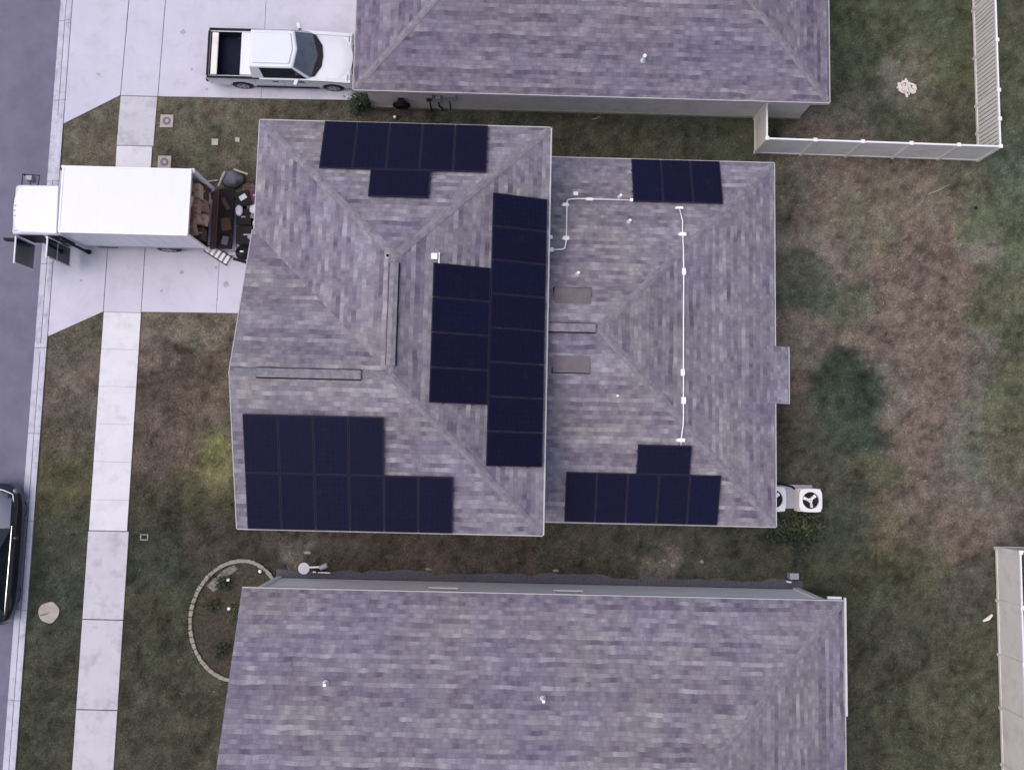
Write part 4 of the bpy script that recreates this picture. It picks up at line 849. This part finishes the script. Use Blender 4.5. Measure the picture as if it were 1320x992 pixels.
# ------------------------------------------------------------------ white pickup (nose to the right)
def pickup(X, Yc):
    """X = tailgate, Yc = centre line; faces +x"""
    r = thing('pickup_truck', 'white crew cab pickup with open bed parked on the neighbour driveway', 'pickup truck', (X + 2.6, Yc, 0))
    L_, hw = 5.25, .93; wa, wf = 1.15, 4.45
    lower = [(0.03, .52)] + [(wa - .45, .42)] + arch(wa, .44)[::-1] + [(wa + .47, .36), (wf - .47, .36)] + arch(wf, .44)[::-1] + [(wf + .5, .4), (L_ - .08, .45)]
    side_top = [(L_, .75), (L_ - .12, .98), (wf - .2, 1.10), (3.65, 1.14), (1.95, 1.12)]
    bedtop = [(1.95, 1.13), (.0, 1.10)]
    prof = [(X + a, z) for a, z in lower + side_top + bedtop]
    for sg in (-1, 1):
        y0, y1 = sorted((Yc + sg * hw, Yc + sg * (hw - .12)))
        P(r, 'body_side', MB().profy(prof, y0, y1), M['white_paint'], bevel=.03)
    # hood, with crowned grid
    b = MB(); nx_, ny_ = 9, 11; i0 = len(b.v)
    for i in range(nx_):
        for j in range(ny_):
            u = i / (nx_ - 1); v = j / (ny_ - 1) * 2 - 1
            xx = 3.55 + .12 * (1 - v * v) * (1 if u < .5 else 1) + u * (L_ - 3.72 - .18 * v * v) ; zz = 1.13 - .10 * u - .06 * v * v + .02 * (abs(v) > .55) - .05 * (u > .95)
            b.v.append((X + xx, Yc + v * (hw - .1), zz))
    for i in range(nx_ - 1):
        for j in range(ny_ - 1): a = i0 + i * ny_ + j; b.f.append((a, a + ny_, a + ny_ + 1, a + 1))
    P(r, 'hood', b, M['white_paint'], smooth=True)
    P(r, 'front_end', MB().profy([(X + L_ - .5, .5), (X + L_ - .02, .5), (X + L_ + .0, .78), (X + L_ - .14, .98), (X + L_ - .5, 1.0)], Yc - hw + .12, Yc + hw - .12), M['white_paint'], bevel=.03)
    P(r, 'grille', MB().profy([(X + L_ - .1, .52), (X + L_ + .015, .52), (X + L_ + .02, .76), (X + L_ - .06, .93)], Yc - .55, Yc + .55), M['black'])
    bp = MB().prism([(X + L_ - .1, Yc - hw), (X + L_ + .12, Yc - hw + .2), (X + L_ + .2, Yc - .4), (X + L_ + .22, Yc), (X + L_ + .2, Yc + .4), (X + L_ + .12, Yc + hw - .2), (X + L_ - .1, Yc + hw)], .38, .58)
    P(r, 'front_bumper', bp, M['steel_dark'], bevel=.03)
    for sg in (-1, 1):
        y0, y1 = sorted((Yc + sg * (hw - .02), Yc + sg * (hw - .33)))
        P(r, 'headlight', MB().profy([(X + L_ - .3, .95), (X + L_ - .02, .72), (X + L_ + .03, .74), (X + L_ - .02, .9), (X + L_ - .22, 1.0)], y0, y1), M['chrome'], bevel=.01)
        wheel(r, X + wa, Yc + sg * (hw - .13), .36, .37, .25, sg); wheel(r, X + wf, Yc + sg * (hw - .13), .36, .37, .25, sg)
        P(r, 'sill', MB().box(X + wa + .5, X + wf - .5, Yc + sg * hw - .01, Yc + sg * (hw + .03), .36, .46), M['steel_dark'])
        P(r, 'bed_rail', MB().box(X + .02, X + 1.9, Yc + sg * (hw - .09), Yc + sg * (hw - .0) + sg * .004, 1.125, 1.14), M['black'])
    P(r, 'bed_floor', MB().box(X + .06, X + 1.9, Yc - hw + .12, Yc + hw - .12, .6, .66), M['bedliner'])
    P(r, 'bed_liner', MB().box(X + .085, X + .11, Yc - hw + .13, Yc + hw - .13, .66, 1.08).box(X + .1, X + 1.9, Yc - hw + .125, Yc - hw + .15, .66, 1.1).box(X + .1, X + 1.9, Yc + hw - .15, Yc + hw - .125, .66, 1.1), M['bedliner'])
    tg = P(r, 'tailgate', MB().box(X, X + .08, Yc - hw + .12, Yc + hw - .12, .55, 1.11), M['white_paint'], bevel=.02)
    PP(tg, 'handle', MB().box(X - .02, X + .0, Yc - .12, Yc + .12, .9, .98), M['black']); PP(tg, 'cap', MB().box(X - .01, X + .07, Yc - hw + .1, Yc + hw - .1, 1.11, 1.13), M['black'])
    P(r, 'folded_cover', MB().box(X + .13, X + .36, Yc - hw + .14, Yc + hw - .14, 1.02, 1.1), M['vinyl'], bevel=.02)
    P(r, 'tool_box', MB().box(X + 1.2, X + 1.62, Yc - hw + .14, Yc + hw - .14, .8, 1.17), M['white_paint'], bevel=.02)
    P(r, 'rear_bumper', MB().box(X - .16, X + .0, Yc - hw + .1, Yc + hw - .1, .42, .6), M['black'], bevel=.02)
    for sg in (-1, 1): P(r, 'tail_light', MB().box(X - .012, X + .05, Yc + sg * (hw - .12), Yc + sg * (hw - .005), .75, 1.05), M['magenta'])
    # cab: lofted greenhouse
    za, zb = 1.1, 1.76; xa0, xa1, xb0, xb1 = 1.62, 4.0, 1.95, 3.28; ya, yb = hw - .03, .68
    cb_ = [(X + xa0, Yc - ya, za), (X + xa1 - .25, Yc - ya, za), (X + xa1 + .0, Yc, za), (X + xa1 - .25, Yc + ya, za), (X + xa0, Yc + ya, za)]
    ct_ = [(X + xb0 - .3, Yc - yb, zb - .03), (X + xb1 - .12, Yc - yb, zb - .03), (X + xb1, Yc, zb), (X + xb1 - .12, Yc + yb, zb - .03), (X + xb0 - .3, Yc + yb, zb - .03)]
    m_ = MB(); m_.v = cb_ + ct_; m_.f = [(k, (k + 1) % 5, 5 + (k + 1) % 5, 5 + k) for k in range(5)] + [(5, 6, 7, 8, 9), (4, 3, 2, 1, 0)]
    P(r, 'cab', m_, M['white_paint'], bevel=.05, seg=3)
    P(r, 'roof_panel', MB().prism([(X + xb0 - .2, Yc - yb + .12), (X + xb1 - .2, Yc - yb + .12), (X + xb1 - .1, Yc), (X + xb1 - .2, Yc + yb - .12), (X + xb0 - .2, Yc + yb - .12)], zb - .04, zb + .02), M['white_paint'], bevel=.03)
    def lerp(a, b, t): return Vector(a) * (1 - t) + Vector(b) * t
    def pane(A, B, Cc, D, t0, t1, s0, s1, off, nm, m):      # A,B bottom; D,C top
        A, B, Cc, D = map(Vector, (A, B, Cc, D)); nrm = (B - A).cross(D - A).normalized()
        f = lambda s, t: lerp(lerp(A, B, s), lerp(D, Cc, s), t) + nrm * off
        q = [f(s0, t0), f(s1, t0), f(s1, t1), f(s0, t1)]; i_ = [v - nrm * .03 for v in q]
        w_ = MB(); w_.v = [tuple(v) for v in q + i_]; w_.f = [(0, 1, 2, 3), (7, 6, 5, 4), (0, 4, 5, 1), (1, 5, 6, 2), (2, 6, 7, 3), (3, 7, 4, 0)]
        return P(r, nm, w_, m)
    pane(cb_[0], cb_[1], ct_[1], ct_[0], .12, .9, .22, .96, .012, 'side_window', M['glass']); pane(cb_[3], cb_[4], ct_[4], ct_[3], .12, .9, .04, .78, .012, 'side_window', M['glass'])
    pane(cb_[1], cb_[2], ct_[2], ct_[1], .06, .93, .07, 1., .012, 'windshield', M['screen']); pane(cb_[2], cb_[3], ct_[3], ct_[2], .06, .93, 0, .93, .012, 'windshield', M['screen'])
    P(r, 'wiper_cowl', MB().prism([(X + 3.6, Yc - ya + .1), (X + 3.86, Yc - ya + .13), (X + 4.1, Yc - .4), (X + 4.15, Yc), (X + 4.1, Yc + .4), (X + 3.86, Yc + ya - .13), (X + 3.6, Yc + ya - .1)], 1.1, 1.145), M['black'])
    for sg in (-1, 1):
        P(r, 'side_mirror', MB().cbox((X + 3.25, Yc + sg * 1.05, 1.2), (.14, .24, .2), sg * .3), M['white_paint'], bevel=.03)
        P(r, 'door_seam', MB().box(X + 2.72, X + 2.735, Yc + sg * (hw - .02), Yc + sg * (hw + .003), .5, 1.1).box(X + 1.7, X + 1.712, Yc + sg * (hw - .02), Yc + sg * (hw + .003), .75, 1.12), M['joint'])
        for xx in (2.55, 3.5): P(r, 'door_handle', MB().box(X + xx - .2, X + xx, Yc + sg * hw, Yc + sg * (hw + .02), .93, .96), M['black'])
    return r
pickup(-10.74, 14.12)

# ------------------------------------------------------------------ box truck (nose to the left)
bt = thing('box_truck', 'white box truck with open rear and both cab doors open on the driveway', 'box truck', (-13, 8.1, 0))
bx0, bx1, by0, by1, zf, zt = -14.72, -10.46, 7.02, 9.27, .95, 3.2
cg = MB().box(bx0, bx1, by0, by0 + .05, zf, zt - .05).box(bx0, bx1, by1 - .05, by1, zf, zt - .05).box(bx0, bx0 + .05, by0 + .05, by1 - .05, zf, zt - .05)
cg.box(bx0, bx1, by0, by1, zt - .05, zt)
P(bt, 'cargo_box', cg, M['white_paint'])
tr = MB().box(bx0, bx1 + .02, by0 - .015, by0 + .035, zt - .08, zt + .015).box(bx0, bx1 + .02, by1 - .035, by1 + .015, zt - .08, zt + .015).box(bx0 - .015, bx0 + .05, by0 + .036, by1 - .036, zt - .08, zt + .015).box(bx1 - .05, bx1 + .03, by0 + .036, by1 - .036, zt - .12, zt + .018)
P(bt, 'roof_rail', tr, M['vinyl_cap'], bevel=.008); 
for k in range(1, 7): P(bt, 'roof_seam', MB().box(bx0 + k * .61 - .006, bx0 + k * .61 + .006, by0 + .06, by1 - .06, zt - .002, zt + .003), M['vinyl_cap'])
for k in range(1, 11): P(bt, 'side_seam', MB().box(bx0 + k * .39 - .008, bx0 + k * .39 + .008, by0 - .006, by0 + .002, zf + .07, zt - .09), M['cream_edge'])
P(bt, 'rear_frame', MB().box(bx1 - .03, bx1 + .09, by1 - .09, by1 + .06, .25, zt - .1).box(bx1 - .03, bx1 + .06, by0 - .02, by0 + .06, .75, zt - .1), M['vinyl_cap'], bevel=.01)
P(bt, 'cargo_floor', MB().box(bx0, bx1 + .04, by0 + .0, by1, zf - .12, zf), M['steel_dark'])
P(bt, 'side_skirt', MB().box(bx0, bx1, by0 - .012, by0 - .002, zf - .1, zf + .06), M['grey_metal']); P(bt, 'front_corner_post', MB().tube([(bx0 - .02, by1 - .02, zf), (bx0 - .02, by1 - .02, zt)], .05), M['cream_edge'])
P(bt, 'chassis', MB().box(-16.4, -10.6, 7.5, 7.62, .55, .75).box(-16.4, -10.6, 8.5, 8.62, .55, .75).box(-16.4, -10.6, 7.62, 8.5, .6, .66), M['black'])
P(bt, 'liftgate', MB().box(-10.2, -9.66, 7.12, 9.3, .40, .5), M['steel_dark'], bevel=.01); P(bt, 'liftgate_edge', MB().box(-10.27, -10.2, 7.12, 9.3, .38, .53), M['rust'])
P(bt, 'rear_bumper', MB().box(-10.42, -10.28, 7.1, 9.25, .4, .55), M['rust'])
P(bt, 'liftgate_arm', MB().box(-10.6, -9.9, 7.2, 7.26, .3, .4).box(-10.6, -9.9, 9.1, 9.16, .3, .4), M['black'])
P(bt, 'battery_box', MB().box(-14.4, -13.7, by0 + .02, by0 + .25, .45, .8), M['black'], bevel=.02)
P(bt, 'exhaust_stack', MB().tube([(-14.93, 6.93, 2.45), (-14.9, 6.93, .4), (-14.85, 6.93, .15)], [.045, .05, .09], 10), M['black'])
P(bt, 'air_intake', MB().tube([(-14.9, 7.15, 2.5), (-14.78, 7.35, 2.5), (-14.78, 7.35, 2.85)], .04).box(-14.95, -14.74, 7.1, 7.3, 2.45, 2.55), M['cream_edge'])
for x_ in (-15.9, -11.9):
    for sg in (-1, 1): wheel(bt, x_, 8.05 + sg * (.82 if x_ < -15 else .9), .42, .42, .26, sg)
# cab
cyl, cyh = 7.05, 8.8
prof = [(-16.85, .5), (-16.9, 1.3), (-16.62, 2.35), (-16.5, 2.46), (-16.2, 2.5), (-15.2, 2.5), (-15.02, 2.44), (-14.95, 2.3), (-14.95, .6), (-15.4, .55), (-15.5, .85), (-16.3, .85), (-16.4, .5)]
cab = P(bt, 'cab', MB().profy(prof, cyl + .02, cyh - .02), M['white_paint'], bevel=.09, seg=4)
P(bt, 'cab_roof', MB().prism([(-16.5, 7.3), (-16.56, 7.6), (-16.58, 7.95), (-16.56, 8.3), (-16.48, 8.6), (-16.3, 8.74), (-15.1, 8.76), (-15.05, 7.1), (-16.3, 7.12)], 2.44, 2.53), M['white_paint'], bevel=.03)
P(bt, 'windshield', MB().profy([(-16.905, 1.35), (-16.66, 2.3), (-16.62, 2.3), (-16.87, 1.35)], 7.15, 8.7), M['glass'])
for x_, y_ in ((-16.5, 7.68), (-16.52, 7.86), (-16.5, 8.03), (-16.42, 7.16)): P(bt, 'marker_light', MB().ball((x_, y_, 2.54), (.03, .025, .02), 8, 6), M['grey_metal'])
P(bt, 'door_opening', MB().box(-16.45, -15.6, cyl - .0, cyl + .021, 1.0, 2.3).box(-15.45, -15.0, cyl - .0, cyl + .021, 1.0, 2.3), M['black'])
P(bt, 'side_window', MB().box(-16.4, -15.2, cyh - .021, cyh + .0, 1.5, 2.25), M['glass'])
def open_door(x, y0, y1, z0, z1, split, lean):
    fr = MB(); gl = MB(); w_ = .045
    def seg(ya, yb, za, zb, t, mb, xx=0): mb.cbox((x + xx + lean * ((ya + yb) / 2 - y0), (ya + yb) / 2, (za + zb) / 2), (t, abs(yb - ya), zb - za))
    seg(y0, y1, z1 - w_, z1, .05, fr); seg(y0, y1, z0, z0 + w_, .05, fr); seg(y1, y1 + w_, z0 + w_, z1 - w_, .05, fr); seg(y0 - w_, y0, z0 + w_, z1 - w_, .05, fr)
    if split: seg(y0, y1, (z0 + z1) / 2 + .1, (z0 + z1) / 2 + .15, .045, fr)
    seg(y0 - w_, y1 + w_, z0 + w_, z1 - w_, .03, gl)
    d = P(bt, 'cab_door', fr, M['cream_edge']); PP(d, 'inner_panel', gl, M['glass']); return d
open_door(-16.5, 7.0, 6.08, .9, 2.4, False, -.05); open_door(-15.42, 7.0, 6.28, .55, 2.5, True, -.15)
P(bt, 'side_mirror', MB().box(-16.98, -16.6, 6.9, 6.98, 1.9, 2.2), M['black'])
P(bt, 'side_mirror', MB().tube([(-16.45, 8.8, 2.3), (-16.5, 9.2, 2.2), (-15.95, 9.2, 2.1), (-15.95, 8.8, 2.2)], .02).tube([(-16.45, 8.8, 1.6), (-16.5, 9.25, 1.6), (-16.5, 9.2, 2.2)], .018), M['black'])
P(bt, 'mirror_head', MB().box(-16.42, -16.2, 9.02, 9.22, 1.75, 2.15), M['grey_metal'], bevel=.02)

# cardboard boxes and moving clutter
random.seed(21)
def cbx(label, c, s, rz, m, nm='cardboard_box', cat='cardboard box', grp='cardboard boxes in the open rear of the box truck'):
    r = thing(nm, label, cat, tuple(c), grp)
    P(r, 'carton', MB().cbox(c, s, rz), M[m], bevel=.008)
    t = MB().cbox((c[0], c[1], c[2] + s[2] / 2 + .002), (s[0] * .98, .05, .004), rz)
    P(r, 'tape', t, M['card2'] if m != 'card2' else M['card'])
bl = [
    ('pale cardboard box at the top of the load, upper end', (-10.85, 8.86, 2.42), (.5, .42, .36), .2, 'card'),
    ('whitish cardboard box, topmost of the middle stack', (-10.78, 8.32, 2.62), (.46, .44, .3), -.3, 'card2'),
    ('brown cardboard box beside the whitish topmost one', (-10.8, 7.85, 2.48), (.48, .38, .4), .1, 'card3'),
    ('large plain cardboard box leaning out at the lower end of the load', (-10.75, 7.45, 2.1), (.5, .4, .5), .25, 'card'),
    ('cardboard box under the pale top box at the upper end', (-10.68, 8.8, 1.95), (.52, .5, .5), .05, 'card2'),
    ('cardboard box in the centre of the second layer', (-10.66, 8.25, 2.08), (.5, .46, .5), -.08, 'card'),
    ('narrow brown box in the second layer next to the lower end', (-10.66, 7.84, 1.9), (.42, .3, .5), .3, 'card2'),
    ('dark brown box low in the load at the upper end', (-10.58, 8.9, 1.42), (.42, .44, .5), 0, 'card3'),
    ('tan box in the third layer beside the dark brown one', (-10.56, 8.4, 1.45), (.44, .42, .5), .12, 'card'),
    ('speckled tan box in the middle of the third layer', (-10.55, 7.95, 1.38), (.42, .36, .44), -.1, 'card2'),
    ('dark brown box in the bottom corner at the lower end', (-10.62, 7.45, 1.3), (.4, .42, .6), 0, 'card3'),
    ('flat tan box on the truck floor edge in the middle', (-10.5, 8.2, 1.06), (.3, .5, .2), .0, 'card'),
    ('flat whitish box on the truck floor edge, upper end', (-10.5, 8.8, 1.05), (.28, .42, .2), .1, 'card2'),
]
for lb, c, s, rz, m_ in bl: cbx(lb, (c[0] , c[1], c[2]), s, rz, m_)
# things set down behind the liftgate
def tote(label, c, s, rz, m, lidm=None, nm='storage_bin', cat='storage bin'):
    r = thing(nm, label, cat, tuple(c)); x, y, z = c
    P(r, 'tub', MB().cbox((x, y, z + s[2] / 2), s, rz), M[m], bevel=.03)
    P(r, 'lid', MB().cbox((x, y, z + s[2] + .015), (s[0] + .04, s[1] + .04, .03), rz), M[lidm or m], bevel=.01)
    P(r, 'handle', MB().cbox((x, y, z + s[2] + .04), (s[0] * .3, .05, .03), rz), M['grey_metal'])
tote('large square black chest on the driveway behind the liftgate', (-9.12, 7.62, .03), (.72, .62, .55), .02, 'black')
tote('dark grey bin right behind the middle of the liftgate', (-9.3, 8.3, .03), (.5, .55, .4), .05, 'steel_dark', 'black')
tote('navy bin at the house side of the clutter', (-8.75, 8.45, .03), (.5, .45, .45), -.2, 'blue_black')
tote('black bin at the upper end of the clutter behind the liftgate', (-9.35, 8.95, .03), (.5, .5, .5), .3, 'black')
tote('wine red cooler among the clutter close to the eave', (-8.95, 9.1, .03), (.34, .42, .4), .1, 'magenta', 'magenta', 'cooler', 'cooler')
def sack(label, c, r_, m, seed):
    random.seed(seed); b = MB().ball(c, r_, 14, 10, .12)
    tag(b.build('sack', M[m], smooth=True), label, 'bag')
sack('white crumpled bag on the dark grey bin', (-9.45, 8.52, .52), (.14, .2, .1), 'white_cloth', 1)
sack('white bundle nearest the eave on the navy bin', (-8.85, 8.55, .62), (.22, .17, .12), 'white_cloth', 2)
sack('small white bag between the black chest and the navy bin', (-8.92, 8.1, .3), (.09, .15, .12), 'white_cloth', 3)
sack('black rubbish bag by the eave at the lower end of the clutter', (-8.6, 7.95, .25), (.3, .28, .28), 'black', 4)
sack('dark bag behind the upper end of the liftgate', (-9.15, 9.35, .22), (.28, .24, .26), 'grey_cloth', 5)
sack('small grey bag on the black chest', (-8.98, 7.55, .64), (.1, .1, .06), 'grey_metal', 6)
for lb, c, s_, rz, m_ in (('flat grey crate between the dark grey bin and the black bin', (-9.05, 8.72, .03), (.3, .3, .35), .6, 'grey_cloth'), ('small black toolbox by the eave below the wine red cooler', (-8.5, 8.85, .03), (.4, .26, .3), .3, 'black'), ('dark brown crate by the eave next to the black chest', (-8.55, 7.5, .03), (.4, .4, .4), -.1, 'wood_red')): tote(lb, c, s_, rz, m_, m_, 'crate', 'crate')
sack('white rumpled cloth at the foot of the navy bin', (-8.6, 8.25, .2), (.13, .1, .14), 'white_cloth', 9)
sack('pale round bag by the eave above the navy bin', (-8.55, 9.15, .25), (.13, .12, .2), 'card2', 10)
random.seed(77)
jk = [('loose brown board lying across the liftgate', (-9.95, 8.75, .53), (.16, .5, .03), .5, 'wood_red', 'board'), ('flattened cardboard sheet on the liftgate', (-9.9, 8.0, .52), (.34, .46, .02), .2, 'card3', 'cardboard sheet'),
      ('small grey case on the lower end of the liftgate', (-9.88, 7.4, .56), (.22, .3, .12), -.2, 'grey_cloth', 'case'), ('white tray on top of the black bin', (-9.32, 8.98, .62), (.26, .18, .05), .6, 'white_cloth', 'tray'),
      ('grey metal tray leaning between black chest and eave', (-8.72, 7.72, .5), (.24, .3, .04), .3, 'grey_metal', 'tray'), ('brown carton beside the wine red cooler', (-9.22, 9.4, .4), (.26, .24, .22), .4, 'card3', 'carton'),
      ('pale carton under the eave above the clutter', (-8.55, 9.5, .16), (.3, .26, .26), -.3, 'card', 'carton'), ('dark board lying on the ground beside the hand truck', (-9.45, 6.78, .06), (.5, .1, .03), -.25, 'black', 'board')]
for lb, c, s_, rz, m_, nm in jk: tag(MB().cbox(c, s_, rz).build(nm.replace(' ', '_'), M[m_], bevel=.008), lb, nm)
# tarp heap with poles at the upper end
random.seed(5)
tag(MB().ball((-9.85, 9.75, .12), (.42, .32, .3), 16, 10, .14).build('tarp', M['grey_cloth'], smooth=True), 'crumpled grey tarp heap beside the upper rear corner of the truck', 'tarp')
for lb, p, q_, m_, rd in (('pale pole lying along the top of the grey tarp', (-9.75, 10.05, .42), (-9.25, 9.9, .38), 'slab', .04), ('pale pole leaning on the liftgate side of the grey tarp', (-10.3, 9.45, .3), (-10.05, 9.95, .5), 'slab', .045), ('dark red plank between the tarp and the eave', (-9.25, 9.7, .15), (-8.7, 9.6, .15), 'wood_red', .06), ('grey pipe on the grass beside the truck rear', (-11.2, 9.6, .06), (-10.4, 9.72, .06), 'grey_metal', .035), ('dark pipe on the grass below the grey pipe', (-11.3, 9.42, .05), (-10.5, 9.45, .05), 'grey_cloth', .04)):
    nm = 'plank' if 'plank' in lb else 'pipe' if 'pipe' in lb else 'pole'
    tag(MB().tube([p, q_], rd, 8).build(nm, M[m_]), lb, nm)
# ladder leaning from the truck to the ground
ld = thing('ladder', 'white aluminium ladder slanting from the truck rear corner onto the driveway', 'ladder', (-9.9, 6.9, 0))
A = Vector((*at(266, 318, .4), .4)); B = Vector((*at(296, 337, .1), .1)); d = (B - A); t_ = d.normalized(); s_ = t_.cross(Vector((0, 0, 1))).normalized() * .17
P(ld, 'stile', MB().tube([A + s_, B + s_], .025, 6), M['grille']); P(ld, 'stile', MB().tube([A - s_, B - s_], .025, 6), M['grille'])
for k in range(5):
    c = A + d * (.12 + k * .19); P(ld, 'rung', MB().cbox(tuple(c + Vector((0, 0, .02))), (.11, .3, .03), math.atan2(t_.y, t_.x)), M['vinyl_cap'])
# round kettle barbecue
x, y = -9.22, 6.98; kb = thing('kettle_grill', 'round black kettle barbecue standing on the driveway next to the eave', 'barbecue', (x, y, 0))
P(kb, 'bowl', MB().ball((x, y, .55), (.28, .28, .2), 20, 10), M['black'], smooth=True); P(kb, 'lid_handle', MB().tube([(x - .06, y, .78), (x + .06, y, .78)], .025), M['pvc'])
for k in range(3): a = k * 2.1 + .4; P(kb, 'leg', MB().tube([(x + .12 * math.cos(a), y + .12 * math.sin(a), .5), (x + .3 * math.cos(a), y + .3 * math.sin(a), .03)], .014), M['black'])
ht = thing('hand_truck', 'grey metal hand truck frame lying between the chest and the ladder', 'hand truck', (-9.5, 7.2, 0))
P(ht, 'frame', MB().tube([(-9.62, 7.75, .1), (-9.6, 7.25, .08), (-9.1, 7.1, .1), (-9.15, 6.85, .12)], .022, 8).tube([(-9.75, 7.1, .2), (-9.3, 6.95, .1)], .02), M['grey_metal']); P(ht, 'toe_plate', MB().box(-9.85, -9.55, 6.95, 7.05, .12, .16), M['rim'])

# ------------------------------------------------------------------ dark car at the curb (nose to the top)
def dark_car(Xc, Yf):
    r = thing('parked_car', 'dark navy car parked at the curb, cut by the left edge', 'car', (Xc, Yf - 2.3, 0))
    st = [ # distance from nose, half width, z low, z belt, 
        (0.0, .50, .45, .62), (.1, .72, .32, .74), (.35, .86, .25, .84), (.8, .91, .2, .92), (1.45, .92, .2, 1.0), (2.2, .93, .2, 1.02), (3.2, .93, .2, 1.03), (4.0, .91, .22, 1.04), (4.5, .84, .28, 1.0), (4.68, .7, .4, .85)]
    b = MB(); n = 11
    for d, hw, zl, zh in st:
        for k in range(n):
            a = PI * k / (n - 1); u = math.cos(a); v = math.sin(a)
            xx = math.copysign(abs(u) ** .45, u) * hw; zz = zl + (zh - zl) * v ** .5 if k not in (0, n - 1) else zl
            b.v.append((Xc + xx, Yf - d + .08 * (1 - (xx / .93) ** 2) * (d < .5), zz))
    for i in range(len(st) - 1):
        for k in range(n - 1): a = i * n + k; b.f.append((a, a + 1, a + n + 1, a + n))
    b.f.append(tuple(range(n))); b.f.append(tuple((len(st) - 1) * n + k for k in range(n)))
    P(r, 'body', b, M['blue_black'], smooth=True)
    hd = MB(); nx_, ny_ = 7, 9
    for i in range(nx_):
        for j in range(ny_):
            u = i / (nx_ - 1); v = j / (ny_ - 1) * 2 - 1
            hd.v.append((Xc + v * (.68 + .1 * u), Yf - .16 - .16 * v * v * (1 - u) - u * 1.28, .80 + .225 * u ** .7 - .05 * v * v + .012))
    for i in range(nx_ - 1):
        for j in range(ny_ - 1): a = i * ny_ + j; hd.f.append((a, a + ny_, a + ny_ + 1, a + 1))
    ho = P(r, 'hood', hd, M['hood_sky'], smooth=True)
    PP(ho, 'chrome_strip', MB().tube([(Xc + v * .71, Yf - .1 - .2 * v * v, .83 - .05 * v * v) for v in np.linspace(-1, 1, 13)] + [(Xc + .79, Yf - .55, .87)], .02, 6), M['chrome'], smooth=True)
    # greenhouse
    yb0, yb1, yt0, yt1 = Yf - 1.4, Yf - 4.35, Yf - 2.25, Yf - 3.85
    m_ = MB(); m_.v = [(Xc - .82, yb0, .99), (Xc + .82, yb0, .99), (Xc + .82, yb1, 1.0), (Xc - .82, yb1, 1.0), (Xc - .6, yt0, 1.45), (Xc + .6, yt0, 1.45), (Xc + .6, yt1, 1.46), (Xc - .6, yt1, 1.46)]
    m_.f = [(0, 1, 5, 4), (1, 2, 6, 5), (2, 3, 7, 6), (3, 0, 4, 7), (4, 5, 6, 7), (3, 2, 1, 0)]
    P(r, 'cabin_glass', m_, M['glass'], bevel=.05, seg=3)
    P(r, 'roof', MB().prism([(Xc - .58, yt0 + .03), (Xc + .58, yt0 + .03), (Xc + .6, yt1 - .02), (Xc - .6, yt1 - .02)], 1.44, 1.485), M['blue_black'], bevel=.02)
    for sg in (-1, 1):
        P(r, 'window_trim', MB().tube([(Xc + sg * .845, yb0 + .05, 1.0), (Xc + sg * .85, yb0 - 1.5, 1.02), (Xc + sg * .83, yb1, 1.02)], .02, 6), M['chrome'])
        P(r, 'pillar', MB().tube([(Xc + sg * .82, yb0, 1.0), (Xc + sg * .61, yt0, 1.46)], .035, 6).tube([(Xc + sg * .82, yb1, 1.0), (Xc + sg * .61, yt1, 1.46)], .04, 6), M['blue_black'])
        P(r, 'headlight', MB().ball((Xc + sg * .68, Yf - .2, .64), (.15, .12, .07), 10, 7), M['screen'], smooth=True)
        P(r, 'side_mirror', MB().ball((Xc + sg * 1.0, yb0 - .35, 1.02), (.11, .07, .07), 10, 7), M['blue_black'], smooth=True)
        for dd in (.85, 3.75):
            t = P(r, 'wheel', MB().tube([(Xc + sg * .68, Yf - dd, .24), (Xc + sg * .72, Yf - dd, .24), (Xc + sg * .865, Yf - dd, .24), (Xc + sg * .88, Yf - dd, .24)], [.28, .31, .31, .28], 22), M['rubber'])
            PP(t, 'rim', MB().tube([(Xc + sg * .883, Yf - dd, .24), (Xc + sg * .893, Yf - dd, .24)], .2, 18), M['rim'])
    return r
dark_car(-17.33, -1.42)
